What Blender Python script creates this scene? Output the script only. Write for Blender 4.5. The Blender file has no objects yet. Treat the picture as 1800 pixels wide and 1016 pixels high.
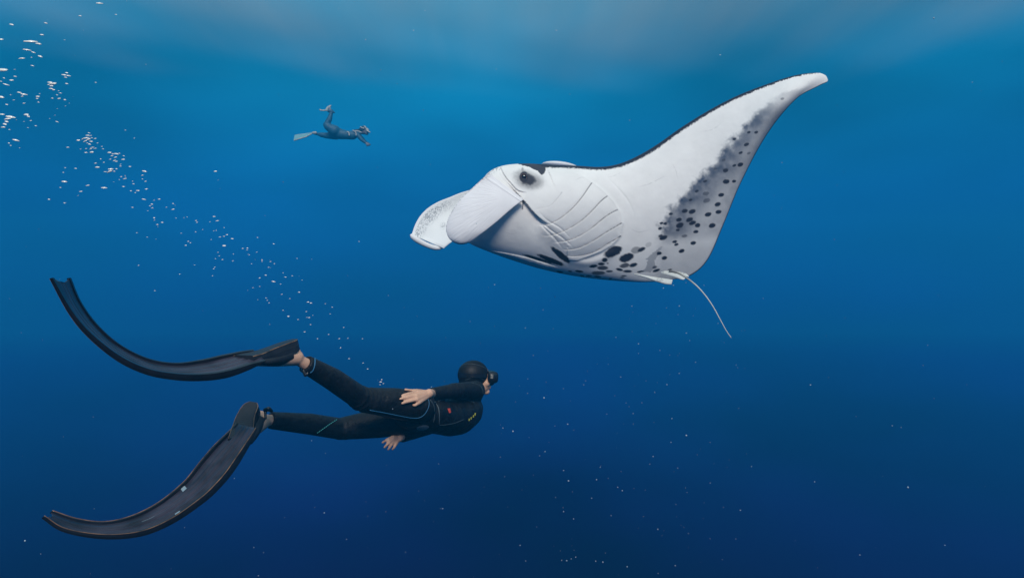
import bpy, bmesh, math, random
import numpy as np
from mathutils import Vector, Matrix
from mathutils.bvhtree import BVHTree

random.seed(11); rng = np.random.default_rng(11)
S = bpy.context.scene
C = S.collection
R = math.radians

# ------------------------------------------------------------------ camera
HFOV = 80.0
F = 900 / math.tan(R(HFOV / 2))          # focal length in photograph pixels
cam = bpy.data.cameras.new('camera'); cam.sensor_width = 36; cam.sensor_fit = 'HORIZONTAL'
cam.lens = 18 / math.tan(R(HFOV / 2)); cam.clip_start = 0.05; cam.clip_end = 500
co = bpy.data.objects.new('camera', cam); C.objects.link(co)
co.location = (0, 0, 0); co.rotation_euler = (R(90), 0, 0)
S.camera = co

# ------------------------------------------------------------------ open water all round (world) + sun
SUN_EL, SUN_AZ = 38.0, 175.0              # azimuth: the sun stands behind the camera
w = bpy.data.worlds.new('World'); S.world = w; w.use_nodes = True
nt = w.node_tree; N = nt.nodes; L = nt.links; N.clear()
def nd(t, **k):
    n = N.new(t)
    for a, b in k.items(): setattr(n, a, b)
    return n
out = nd('ShaderNodeOutputWorld'); bg = nd('ShaderNodeBackground'); bg2 = nd('ShaderNodeBackground')
add = nd('ShaderNodeAddShader')
tc = nd('ShaderNodeTexCoord'); sep = nd('ShaderNodeSeparateXYZ'); L.new(tc.outputs['Generated'], sep.inputs[0])
# colour of the water far off, by the height of the line of sight; the near water is the haze volume further down
HAZE_D, HAZE_C, HAZE_TOP, HAZE_BOT = .022, (.003, .112, .275), 7.3, -4.5
def lin(c): return tuple(x/255/12.92 if x/255 <= .04045 else ((x/255+.055)/1.055)**2.4 for x in c)
SEEN = [(-1, (4, 20, 44)), (-.6, (5, 26, 56)), (-.42, (8, 41, 82)), (-.30, (9, 53, 101)), (-.18, (9, 68, 121)), (-.06, (9, 79, 137)), (.02, (9, 86, 145)),
        (.12, (9, 93, 152)), (.20, (10, 102, 157)), (.30, (12, 116, 164)), (.38, (16, 122, 165)), (.46, (34, 128, 165)), (.7, (110, 170, 188)), (1, (180, 205, 212))]
cr = nd('ShaderNodeValToRGB'); cr.color_ramp.interpolation = 'LINEAR'; el = cr.color_ramp.elements
zs = [-1, -.7, -.5, -.42, -.36, -.3, -.24, -.19, -.15, -.12, -.09, -.07, -.055, -.04, -.02, .0, .05, .10, .13, .17, .21, .26, .31, .36, .42, .5, .65, .8, 1]
while len(el) < len(zs): el.new(0.5)
for e, z in zip(el, zs):
    seen = [np.interp(z, [q[0] for q in SEEN], [lin(q[1])[k] for q in SEEN]) for k in range(3)]
    run = min(63/math.sqrt(max(1-z*z, 1e-4)), HAZE_TOP/z if z > 0 else (HAZE_BOT/z if z < 0 else 1e9)); T_ = math.exp(-HAZE_D*run)
    e.position = (z+1)/2; e.color = (*[max((seen[k]-(1-T_)*HAZE_C[k])/T_, .0008) for k in range(3)], 1)
mr = nd('ShaderNodeMapRange'); L.new(sep.outputs['Z'], mr.inputs[0]); mr.inputs[1].default_value = -1; mr.inputs[2].default_value = 1
L.new(mr.outputs[0], cr.inputs[0])
# soft unevenness of the water body: faint slanting darker and lighter reaches
mp = nd('ShaderNodeMapping'); mp.inputs['Scale'].default_value = (1.2, 1.2, 3.2); mp.inputs['Rotation'].default_value = (0, R(22), 0)
L.new(tc.outputs['Generated'], mp.inputs[0])
nz = nd('ShaderNodeTexNoise'); nz.inputs['Scale'].default_value = 1.9; nz.inputs['Detail'].default_value = 2; nz.inputs['Roughness'].default_value = .45
L.new(mp.outputs[0], nz.inputs['Vector'])
nr_ = nd('ShaderNodeMapRange'); L.new(nz.outputs['Fac'], nr_.inputs[0]); nr_.inputs[1].default_value = .3; nr_.inputs[2].default_value = .7; nr_.inputs[3].default_value = .60; nr_.inputs[4].default_value = 1.35
mx = nd('ShaderNodeMix', data_type='RGBA', blend_type='MULTIPLY'); mx.inputs[0].default_value = 1
L.new(cr.outputs[0], mx.inputs[6]); L.new(nr_.outputs[0], mx.inputs[7]); L.new(mx.outputs[2], bg.inputs[0]); bg.inputs[1].default_value = 1.0
# daylight above the surface, seen only steeply upward
sky = nd('ShaderNodeTexSky', sky_type='NISHITA'); sky.sun_disc = False
sky.sun_elevation = R(SUN_EL); sky.sun_rotation = R(SUN_AZ)
win = nd('ShaderNodeMapRange', interpolation_type='SMOOTHSTEP'); L.new(sep.outputs['Z'], win.inputs[0])
win.inputs[1].default_value = .45; win.inputs[2].default_value = .8; win.inputs[3].default_value = 0; win.inputs[4].default_value = .07
L.new(sky.outputs[0], bg2.inputs[0]); L.new(win.outputs[0], bg2.inputs[1])
L.new(bg.outputs[0], add.inputs[0]); L.new(bg2.outputs[0], add.inputs[1]); L.new(add.outputs[0], out.inputs[0])

sl = bpy.data.lights.new('sun', 'SUN'); sl.energy = 3.7; sl.angle = R(22); sl.color = (1.0, .925, .84)
so = bpy.data.objects.new('sun', sl); C.objects.link(so)
sd = Vector((math.sin(R(SUN_AZ)) * math.cos(R(SUN_EL)), math.cos(R(SUN_AZ)) * math.cos(R(SUN_EL)), math.sin(R(SUN_EL))))
so.rotation_euler = (-sd).to_track_quat('-Z', 'Y').to_euler(); so.location = sd * 40

S.view_settings.view_transform = 'Standard'; S.view_settings.look = 'None'
S.view_settings.exposure = 0.0; S.view_settings.gamma = 1; S.view_settings.use_curve_mapping = False
S.cycles.use_denoising = True
S.cycles.max_bounces = 6; S.cycles.volume_bounces = 0; S.cycles.transparent_max_bounces = 12

# ------------------------------------------------------------------ helpers
def P(px, py, d):                          # a photograph pixel at a distance in metres
    return np.array([(px - 900) / F * d, d, (508 - py) / F * d])
def PV(px, py, d): return Vector(P(px, py, d))
def unit(v): v = np.asarray(v, float); return v / np.linalg.norm(v)
def catmull(pts, ts, knots=None):
    pts = np.asarray(pts, float); n = len(pts)
    if pts.ndim == 1: pts = pts[:, None]
    kn = np.arange(n, dtype=float) if knots is None else np.asarray(knots, float)
    m = np.zeros_like(pts)
    for i in range(n):
        a, b = max(i - 1, 0), min(i + 1, n - 1)
        m[i] = (pts[b] - pts[a]) / (kn[b] - kn[a])
    ts = np.clip(np.asarray(ts, float), kn[0], kn[-1])
    i = np.clip(np.searchsorted(kn, ts, side='right') - 1, 0, n - 2)
    h = (kn[i + 1] - kn[i])[:, None]; t = ((ts - kn[i]) / (kn[i + 1] - kn[i]))[:, None]
    return ((2*t**3-3*t**2+1)*pts[i] + (t**3-2*t**2+t)*h*m[i] + (-2*t**3+3*t**2)*pts[i+1] + (t**3-t**2)*h*m[i+1])
def arc(pts, n):                           # resample a curve evenly
    pts = np.asarray(pts, float)
    f = catmull(pts, np.linspace(0, len(pts) - 1, max(200, n * 6)))
    s = np.r_[0, np.cumsum(np.linalg.norm(np.diff(f, axis=0), axis=1))]
    q = np.linspace(0, s[-1], n)
    return np.stack([np.interp(q, s, f[:, k]) for k in range(f.shape[1])], 1)
def sstep(a, b, x):
    t = np.clip((x - a) / (b - a), 0, 1); return t * t * (3 - 2 * t)

def put(name, verts, faces, mat, parent=None, smooth=True, col=None):
    me = bpy.data.meshes.new(name); me.from_pydata([tuple(map(float, v)) for v in verts], [], faces)
    me.validate(); me.update()
    if smooth: me.polygons.foreach_set('use_smooth', [True] * len(me.polygons))
    if col is not None:
        a = me.color_attributes.new('pigment', 'FLOAT_COLOR', 'POINT')
        a.data.foreach_set('color', np.c_[col, np.ones(len(col))].astype(np.float32).ravel())
    o = bpy.data.objects.new(name, me); C.objects.link(o)
    if mat: me.materials.append(mat)
    if parent: attach(o, parent)
    return o
def attach(o, parent):
    o.parent = parent; o.matrix_parent_inverse = Matrix.Identity(4)
    top = parent
    while top.parent is not None: top = top.parent
    if o.type == 'MESH': o.data.transform(Matrix.Translation(-Vector(top.location)))
def thing(name, label, cat, loc=(0, 0, 0), group=None):
    o = bpy.data.objects.new(name, None); C.objects.link(o); o.location = loc
    o.empty_display_size = .1
    o['label'] = label; o['category'] = cat
    if group: o['group'] = group
    return o
def tag(o, label, cat, group=None):
    o['label'] = label; o['category'] = cat
    if group: o['group'] = group

class Geo:
    def __init__(s): s.v = []; s.f = []
    def add(s, v, f):
        b = len(s.v); s.v.extend([tuple(map(float, x)) for x in v]); s.f.extend([tuple(i + b for i in q) for q in f])
    def loft(s, rings, cap=True):
        rings = [np.asarray(r) for r in rings]; n = len(rings[0]); f = []
        for i in range(len(rings) - 1):
            for j in range(n):
                k = (j + 1) % n
                f.append((i*n+j, i*n+k, (i+1)*n+k, (i+1)*n+j))
        if cap:
            f.append(tuple(range(n))[::-1]); f.append(tuple((len(rings)-1)*n + j for j in range(n)))
        s.add(np.concatenate(rings), f)
    def tube(s, pts, rad, n=12, cap=True, flat=None):
        pts = np.asarray(pts, float); m = len(pts)
        rad = np.full(m, rad) if np.isscalar(rad) else np.asarray(rad, float)
        tg = np.gradient(pts, axis=0); rings = []
        up = np.array([.12, .3, 1.0]) if flat is None else np.asarray(flat, float)
        for i in range(m):
            t = unit(tg[i]); a = unit(np.cross(t, up)); b = np.cross(a, t)
            th = np.arange(n) / n * 2 * np.pi
            rings.append(pts[i] + rad[i] * (np.cos(th)[:, None] * a + np.sin(th)[:, None] * b))
        s.loft(rings, cap)
    def capsule(s, p0, r0, p1, r1, n=20):
        p0 = np.asarray(p0, float); p1 = np.asarray(p1, float)
        t = unit(p1 - p0); a = unit(np.cross(t, [.13, .31, 1])); b = np.cross(t, a)
        th = np.arange(n) / n * 2 * np.pi; rings = []
        for q in np.linspace(-90, 0, 6)[0:]:
            c = math.cos(R(q)) + 1e-3; rings.append(p0 + t * r0 * math.sin(R(q)) + r0 * c * (np.cos(th)[:, None]*a + np.sin(th)[:, None]*b))
        for q in np.linspace(0, 90, 6):
            c = math.cos(R(q)) + 1e-3; rings.append(p1 + t * r1 * math.sin(R(q)) + r1 * c * (np.cos(th)[:, None]*a + np.sin(th)[:, None]*b))
        s.loft(rings)
    def chain(s, pts, rads):
        for i in range(len(pts) - 1): s.capsule(pts[i], rads[i], pts[i+1], rads[i+1])
    def ellipsoid(s, c, ax, ay, az, n=24):   # three half-axis vectors
        c = np.asarray(c, float); rings = []
        th = np.arange(n) / n * 2 * np.pi
        for q in np.linspace(-89, 89, 16):
            rings.append(c + np.asarray(az)*math.sin(R(q)) + math.cos(R(q))*(np.cos(th)[:, None]*np.asarray(ax) + np.sin(th)[:, None]*np.asarray(ay)))
        s.loft(rings)
    def ellloft(s, cs, ups, ra, rb, n=28):   # elliptical sections along a centre line; ra along side vector, rb across
        cs = np.asarray(cs, float); tg = np.gradient(cs, axis=0); rings = []
        th = np.arange(n) / n * 2 * np.pi
        for i in range(len(cs)):
            t = unit(tg[i]); a = np.asarray(ups[i], float); a = unit(a - t * np.dot(a, t)); b = np.cross(t, a)
            rings.append(cs[i] + ra[i]*np.cos(th)[:, None]*a + rb[i]*np.sin(th)[:, None]*b)
        s.loft(rings)
    def box(s, c, ax, ay, az):
        c = np.asarray(c, float); v = []
        for i in (-1, 1):
            for j in (-1, 1):
                for k in (-1, 1): v.append(c + i*np.asarray(ax) + j*np.asarray(ay) + k*np.asarray(az))
        s.add(v, [(0,1,3,2), (4,6,7,5), (0,4,5,1), (2,3,7,6), (0,2,6,4), (1,5,7,3)])
    def put(s, name, mat, parent=None, smooth=True): return put(name, s.v, s.f, mat, parent, smooth)
    def fused(s, name, mat, parent=None, voxel=.006, smooth=4, fac=.5):   # one continuous skin over all shapes
        me = bpy.data.meshes.new('tmp'); me.from_pydata(s.v, [], s.f); me.update()
        o = bpy.data.objects.new('tmp', me); C.objects.link(o)
        bm = bmesh.new(); bm.from_mesh(me); bmesh.ops.recalc_face_normals(bm, faces=bm.faces); bm.to_mesh(me); bm.free()
        m = o.modifiers.new('r', 'REMESH'); m.mode = 'VOXEL'; m.voxel_size = voxel
        if smooth: q = o.modifiers.new('s', 'SMOOTH'); q.iterations = smooth; q.factor = fac
        dg = bpy.context.evaluated_depsgraph_get(); ev = o.evaluated_get(dg)
        nm = bpy.data.meshes.new_from_object(ev); bpy.data.objects.remove(o); bpy.data.meshes.remove(me)
        nm.name = name; nm.polygons.foreach_set('use_smooth', [True] * len(nm.polygons))
        nm.materials.clear()
        if mat: nm.materials.append(mat)
        r = bpy.data.objects.new(name, nm); C.objects.link(r)
        if parent: attach(r, parent)
        return r

def material(name, color=(.5, .5, .5), rough=.5, metal=0, spec=.5, noise=None, bump=None, coat=0, alpha=1, sss=0, scale_vec=(1, 1, 1)):
    m = bpy.data.materials.new(name); m.use_nodes = True; t = m.node_tree; b = t.nodes['Principled BSDF']
    b.inputs['Base Color'].default_value = (*color, 1); b.inputs['Roughness'].default_value = rough
    b.inputs['Metallic'].default_value = metal; b.inputs['Specular IOR Level'].default_value = spec
    b.inputs['Coat Weight'].default_value = coat; b.inputs['Alpha'].default_value = alpha
    if sss:
        b.inputs['Subsurface Weight'].default_value = sss; b.inputs['Subsurface Radius'].default_value = (.6, .3, .2); b.inputs['Subsurface Scale'].default_value = .01
    co_ = t.nodes.new('ShaderNodeTexCoord'); mpn = t.nodes.new('ShaderNodeMapping'); mpn.inputs['Scale'].default_value = scale_vec
    t.links.new(co_.outputs['Object'], mpn.inputs[0])
    if noise:                               # (scale, low multiplier, high multiplier)
        n = t.nodes.new('ShaderNodeTexNoise'); n.inputs['Scale'].default_value = noise[0]; n.inputs['Detail'].default_value = 6
        t.links.new(mpn.outputs[0], n.inputs['Vector'])
        r = t.nodes.new('ShaderNodeMapRange'); r.inputs[1].default_value = .3; r.inputs[2].default_value = .7
        r.inputs[3].default_value = noise[1]; r.inputs[4].default_value = noise[2]; t.links.new(n.outputs['Fac'], r.inputs[0])
        x = t.nodes.new('ShaderNodeMix'); x.data_type = 'RGBA'; x.blend_type = 'MULTIPLY'; x.inputs[0].default_value = 1
        x.inputs[6].default_value = (*color, 1); t.links.new(r.outputs[0], x.inputs[7]); t.links.new(x.outputs[2], b.inputs['Base Color'])
        m['mix'] = x.name
    if bump:                                # (scale, strength, distance)
        n2 = t.nodes.new('ShaderNodeTexNoise'); n2.inputs['Scale'].default_value = bump[0]; n2.inputs['Detail'].default_value = 4
        t.links.new(mpn.outputs[0], n2.inputs['Vector'])
        bp = t.nodes.new('ShaderNodeBump'); bp.inputs['Strength'].default_value = bump[1]; bp.inputs['Distance'].default_value = bump[2]
        t.links.new(n2.outputs['Fac'], bp.inputs['Height']); t.links.new(bp.outputs[0], b.inputs['Normal'])
    return m

M = {
 'manta': material('manta_skin', (1, 1, 1), .6, spec=.18, noise=(7, .95, 1.03), bump=(60, .12, .002)),
 'eye': material('manta_eye', (.012, .010, .012), .12, spec=.8),
 'eye_lid': material('manta_eyelid', (.10, .055, .05), .4),
 'suit': material('neoprene', (.0055, .0052, .0060), .5, spec=.27, noise=(30, .6, 1.6), bump=(11, 1.0, .022)),
 'hood': material('smooth_neoprene', (.0060, .0055, .0062), .5, spec=.22, bump=(60, .2, .002)),
 'skin': material('skin', (.66, .38, .25), .5, spec=.4, noise=(40, .9, 1.08), bump=(120, .3, .001), sss=.12),
 'skin_pale': material('skin_in_shade', (.55, .38, .28), .5, spec=.4, noise=(40, .9, 1.08), sss=.12),
 'blade': material('fin_blade', (.034, .030, .044), .28, spec=.22, noise=(9, .35, 1.6), bump=(30, .12, .003)),
 'rail': material('fin_rail', (.008, .006, .006), .3, spec=.3, noise=(20, .6, 1.6)),
 'rim': material('fin_rim', (.30, .15, .07), .35, spec=.5, noise=(25, .15, 1.3)),
 'rubber': material('foot_pocket_rubber', (.016, .015, .017), .5, spec=.4, noise=(25, .7, 1.4), bump=(80, .2, .001)),
 'sticker': material('sticker', (.34, .45, .52), .3, noise=(60, .6, 1.1)),  # pale print, also used for gloss highlights painted onto the blades
 'blue': material('blue_seam', (.03, .15, .30), .5),
 'teal': material('teal_stitch', (.10, .55, .50), .5),
 'greyseam': material('grey_seam', (.06, .085, .10), .5),
 'logo': material('grey_print', (.24, .25, .25), .6, noise=(150, .6, 1.2)),
 'red': material('red_label', (.65, .07, .03), .5),
 'yellow': material('yellow_print', (.55, .50, .05), .5),
 'mask': material('mask_rubber', (.008, .008, .009), .25, spec=.6),
 'buckle': material('mask_buckle', (.22, .21, .18), .3),
 'lens': material('mask_lens', (.02, .03, .035), .05, spec=.8, coat=1),
 'bubble': material('air_bubble', (1.0, .93, .84), .22, metal=.1, spec=1),
 'snow': material('marine_snow', (.45, .55, .6), .8),
 'far_suit_hazed': material('far_wetsuit_hazed', (.012, .085, .145), .6, noise=(20, .7, 1.3)),  # dark suit tinted blue-teal; the fade of distant water is put into its colour
 'far_hair': material('far_hair', (.008, .014, .012), .6),
 'far_skin': material('far_skin', (.16, .15, .16), .5),
 'far_strap': material('far_strap', (.42, .42, .38), .5),
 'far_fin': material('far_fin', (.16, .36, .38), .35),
}
# manta: pigment attribute drives the colour
t = M['manta'].node_tree; at = t.nodes.new('ShaderNodeAttribute'); at.attribute_name = 'pigment'
t.links.new(at.outputs['Color'], t.nodes[M['manta']['mix']].inputs[6])

# ------------------------------------------------------------------ the setting: water surface and the water's own haze
def water_surface():
    n = 150; xs = np.linspace(-45, 45, n); ys = np.linspace(-9, 50, n); v = []
    for y in ys:
        for x in xs:
            z = 6.7 + .035*math.sin(.7*x+.10*y) + .018*math.sin(.25*y-.8*x+1) + .008*math.sin(2.1*x+.3*y) + .004*math.sin(1.9*y-1.1*x)
            v.append((x, y, z))
    f = [(i*n+j, i*n+j+1, (i+1)*n+j+1, (i+1)*n+j) for i in range(n-1) for j in range(n-1)]
    m = bpy.data.materials.new('water_surface'); m.use_nodes = True; t = m.node_tree; t.nodes.clear()
    A = t.nodes.new
    o = A('ShaderNodeOutputMaterial'); mix = A('ShaderNodeMixShader'); tr = A('ShaderNodeBsdfTransparent'); tl = A('ShaderNodeBsdfTranslucent')
    tl.inputs[0].default_value = (.66, .54, .44, 1)
    lw = A('ShaderNodeLayerWeight'); lw.inputs['Blend'].default_value = .5
    r = A('ShaderNodeMapRange'); r.interpolation_type = 'SMOOTHSTEP'
    r.inputs[1].default_value = .71; r.inputs[2].default_value = .57; r.inputs[3].default_value = 0; r.inputs[4].default_value = 1
    # near the line of sight along the surface the water mirrors the deep; steeper up, day breaks through
    t.links.new(lw.outputs['Facing'], r.inputs[0])
    tcn = A('ShaderNodeTexCoord'); mpn = A('ShaderNodeMapping'); mpn.inputs['Scale'].default_value = (.42, .05, 1)
    t.links.new(tcn.outputs['Object'], mpn.inputs[0])
    nz = A('ShaderNodeTexNoise'); nz.inputs['Scale'].default_value = 1.1; nz.inputs['Detail'].default_value = 3; nz.inputs['Roughness'].default_value = .5
    t.links.new(mpn.outputs[0], nz.inputs['Vector'])
    r2 = A('ShaderNodeMapRange'); r2.inputs[1].default_value = .3; r2.inputs[2].default_value = .72; r2.inputs[3].default_value = .10; r2.inputs[4].default_value = .24
    t.links.new(nz.outputs['Fac'], r2.inputs[0])
    mu = A('ShaderNodeMath'); mu.operation = 'MULTIPLY'; t.links.new(r.outputs[0], mu.inputs[0]); t.links.new(r2.outputs[0], mu.inputs[1])
    t.links.new(mu.outputs[0], mix.inputs[0]); t.links.new(tr.outputs[0], mix.inputs[1]); t.links.new(tl.outputs[0], mix.inputs[2])
    t.links.new(mix.outputs[0], o.inputs[0])
    ob = put('water_surface', v, f, m); ob['kind'] = 'structure'
water_surface()

def haze():
    g = Geo(); g.box((0, 25, (HAZE_TOP+HAZE_BOT)/2), (60, 0, 0), (0, 38, 0), (0, 0, (HAZE_TOP-HAZE_BOT)/2))
    m = bpy.data.materials.new('haze'); m.use_nodes = True; t = m.node_tree; t.nodes.clear()
    o = t.nodes.new('ShaderNodeOutputMaterial'); v = t.nodes.new('ShaderNodeVolumePrincipled')
    v.inputs['Color'].default_value = (.012, .385, .81, 1); v.inputs['Absorption Color'].default_value = (0, 0, 0, 1)
    v.inputs['Density'].default_value = HAZE_D; v.inputs['Anisotropy'].default_value = 0.0
    t.links.new(v.outputs[0], o.inputs['Volume'])
    ob = g.put('haze', m, smooth=False); ob['kind'] = 'stuff'
haze()

# ------------------------------------------------------------------ manta ray
RIB = np.array([  # top x, top y, bottom x, bottom y, mid depth, front half thickness, back half thickness, depth gained from top to bottom
 (843, 322, 812, 412, 4.38, .05, .06, .02),
 (859, 303, 824, 427, 4.40, .17, .20, .03),
 (882, 292, 860, 443, 4.44, .22, .28, .05),
 (918, 288, 905, 459, 4.48, .25, .33, .08),
 (955, 289, 955, 474, 4.52, .26, .35, .12),
 (1010, 291.5, 1015, 486, 4.56, .25, .33, .15),
 (1060, 293.5, 1075, 493, 4.58, .21, .26, .16),
 (1098, 285, 1132, 496, 4.57, .15, .18, .15),
 (1145, 261, 1180, 492, 4.54, .10, .11, .12),
 (1197, 225, 1216, 483, 4.50, .065, .07, .08),
 (1247, 194, 1245, 455, 4.46, .045, .045, .04),
 (1298, 168, 1273, 392, 4.41, .034, .032, .01),
 (1350, 148, 1304, 318, 4.35, .026, .024, .0),
 (1398, 133, 1350, 234, 4.29, .020, .018, .0),
 (1436, 128.5, 1401, 173, 4.25, .015, .013, .0),
 (1451, 133, 1440, 151, 4.24, .010, .010, .0),
 (1455.5, 141, 1453.5, 145, 4.23, .003, .003, .0)], float)
def poly_sd(x, y, pts):                    # unsigned distance to a polyline, side sign, and position along it
    pts = np.asarray(arc(pts, 24)); best = np.full(x.shape, 1e9); side = np.zeros(x.shape); along = np.zeros(x.shape)
    for i in range(len(pts) - 1):
        a, b = pts[i], pts[i+1]; d = b - a; l2 = d @ d
        t = np.clip(((x-a[0])*d[0] + (y-a[1])*d[1]) / l2, 0, 1)
        qx, qy = a[0]+t*d[0]-x, a[1]+t*d[1]-y; q = np.hypot(qx, qy)
        m = q < best; best = np.where(m, q, best)
        side = np.where(m, np.sign(d[0]*(y-a[1]) - d[1]*(x-a[0])), side); along = np.where(m, (i+t)/(len(pts)-1), along)
    return best, side, along
# smooth value noise used for ragged pigment borders
_g = rng.random((64, 64))
def vn(x, y, s, oct_=3):
    r = 0; amp = .5
    for _ in range(oct_):
        X = x / s; Y = y / s; i = np.floor(X).astype(int); j = np.floor(Y).astype(int); fx = X-i; fy = Y-j
        fx = fx*fx*(3-2*fx); fy = fy*fy*(3-2*fy); i &= 63; j &= 63; i1 = (i+1) & 63; j1 = (j+1) & 63
        r = r + amp*((_g[i, j]*(1-fx)+_g[i1, j]*fx)*(1-fy) + (_g[i, j1]*(1-fx)+_g[i1, j1]*fx)*fy); amp *= .5; s = s/2.03
    return r                                # 0 .. ~0.9
SLITS = [([(988, 338), (978, 351), (966, 362), (950, 367), (936, 369)], .35),
 ([(1040, 322), (1033, 332), (1025, 344), (1013, 359), (1000, 372), (980, 387), (958, 396), (938, 393)], 1),
 ([(1067, 345), (1056, 354), (1045, 366), (1030, 381), (1015, 393), (990, 407), (965, 415), (948, 414)], 1),
 ([(1085, 369), (1072, 376), (1058, 386), (1045, 397), (1030, 408), (1010, 419), (990, 425), (966, 427)], 1),
 ([(1093, 392), (1080, 400), (1068, 407), (1054, 416), (1040, 425), (1020, 435), (1003, 439), (982, 440)], 1),
 ([(1091, 415), (1080, 422), (1066, 430), (1052, 439), (1040, 445), (1020, 450), (1003, 451), (985, 449)], 1)]
DOTS = [(532,302),(512,330),(540,332),(511,371),(490,374),(460,391),(462,429),(489,428),(390,428),(361,462),(393,470),(445,475),(395,494),(433,507),(320,530),(345,532),(436,533),(400,542),(336,560),(300,560),(346,571),(303,579),(364,579),(414,580),(296,595),(358,601),(285,635),(291,645),(349,640),(309,667),(232,675),(250,691),(565,260),(540,260),(655,145),(453,355),(425,385),(240,572),(253,573),(235,590),(490,283),(272,540),(340,492)]
BIG = [(462,429,9),(445,475,9),(436,533,9),(400,542,10),(414,580,10),(395,494,9),(511,371,8),(460,391,8),(320,530,9),(345,532,9),(336,560,9),(300,560,9),(303,579,10),(346,571,9),(309,667,8),(349,640,7),(250,691,8),(232,675,7),(364,579,8),(358,601,7),(433,507,8),(393,470,8),(532,302,7)]
BLOBS = [  # x, y, half length, half width, angle (deg, image, y down), strength
 (986,449,21,5.4,40,1),(969,457.5,26,4.2,22,1),(946,455.5,27,2.4,17,1),(1077,443,17,8.5,-24,1),(1063,457,5,4,-10,1),(1101,453,13,6.8,-20,1),
 (1118,440,9,6,-15,.55),(1127,439,8,3.2,-25,.95),(1057,464,5.5,2.6,0,.95),(1043,468,7,2.6,-8,1),(1060,471,9,3.4,0,.9),(1098,467,9,4,-10,.85),(1113,466,7,3.5,-14,1),
 (1052,480,12,3.2,0,.85),(1071,477,6,2,0,.9),(1089,474,6,2.4,12,1),(1103,477,8,2.6,0,.95),(1124,478,4,1.6,0,1),(1154,475.5,7,2.6,-18,1),(1151,470,4,2.5,-20,.8),
 (1159,446,4.6,2.4,-12,1),(1168,454,5,2.4,-18,1),(1198,442,5,2.5,-8,1),(1018,477,8,2,8,1),(1002,477,4,1.4,8,1),(984,478,6,1.5,8,1),(1023,485,4,1.2,5,.9),(1035,485,5,1.2,5,.9),
 (1051,486.5,6,1.5,5,.9),(1073,490,3,1.2,0,.8),(1097,485,5,1.3,0,.9),(1094,488,4,1.2,0,.8),(1166,418,7.5,3.8,-18,1),(1161,415,4,2.5,-20,.9),(1186,425,4.5,2.6,-12,1),(1189,430,3.2,1.6,-10,1),
 (1203,415,5,2.6,-10,.6),(1219,427,4.5,2.3,-5,1),(1178,474,4,1.4,-10,1),(1128,477,4,1.4,0,1),(1140,430,6,4,-30,.25),(1068,463,2,1.4,0,.7)]
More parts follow.
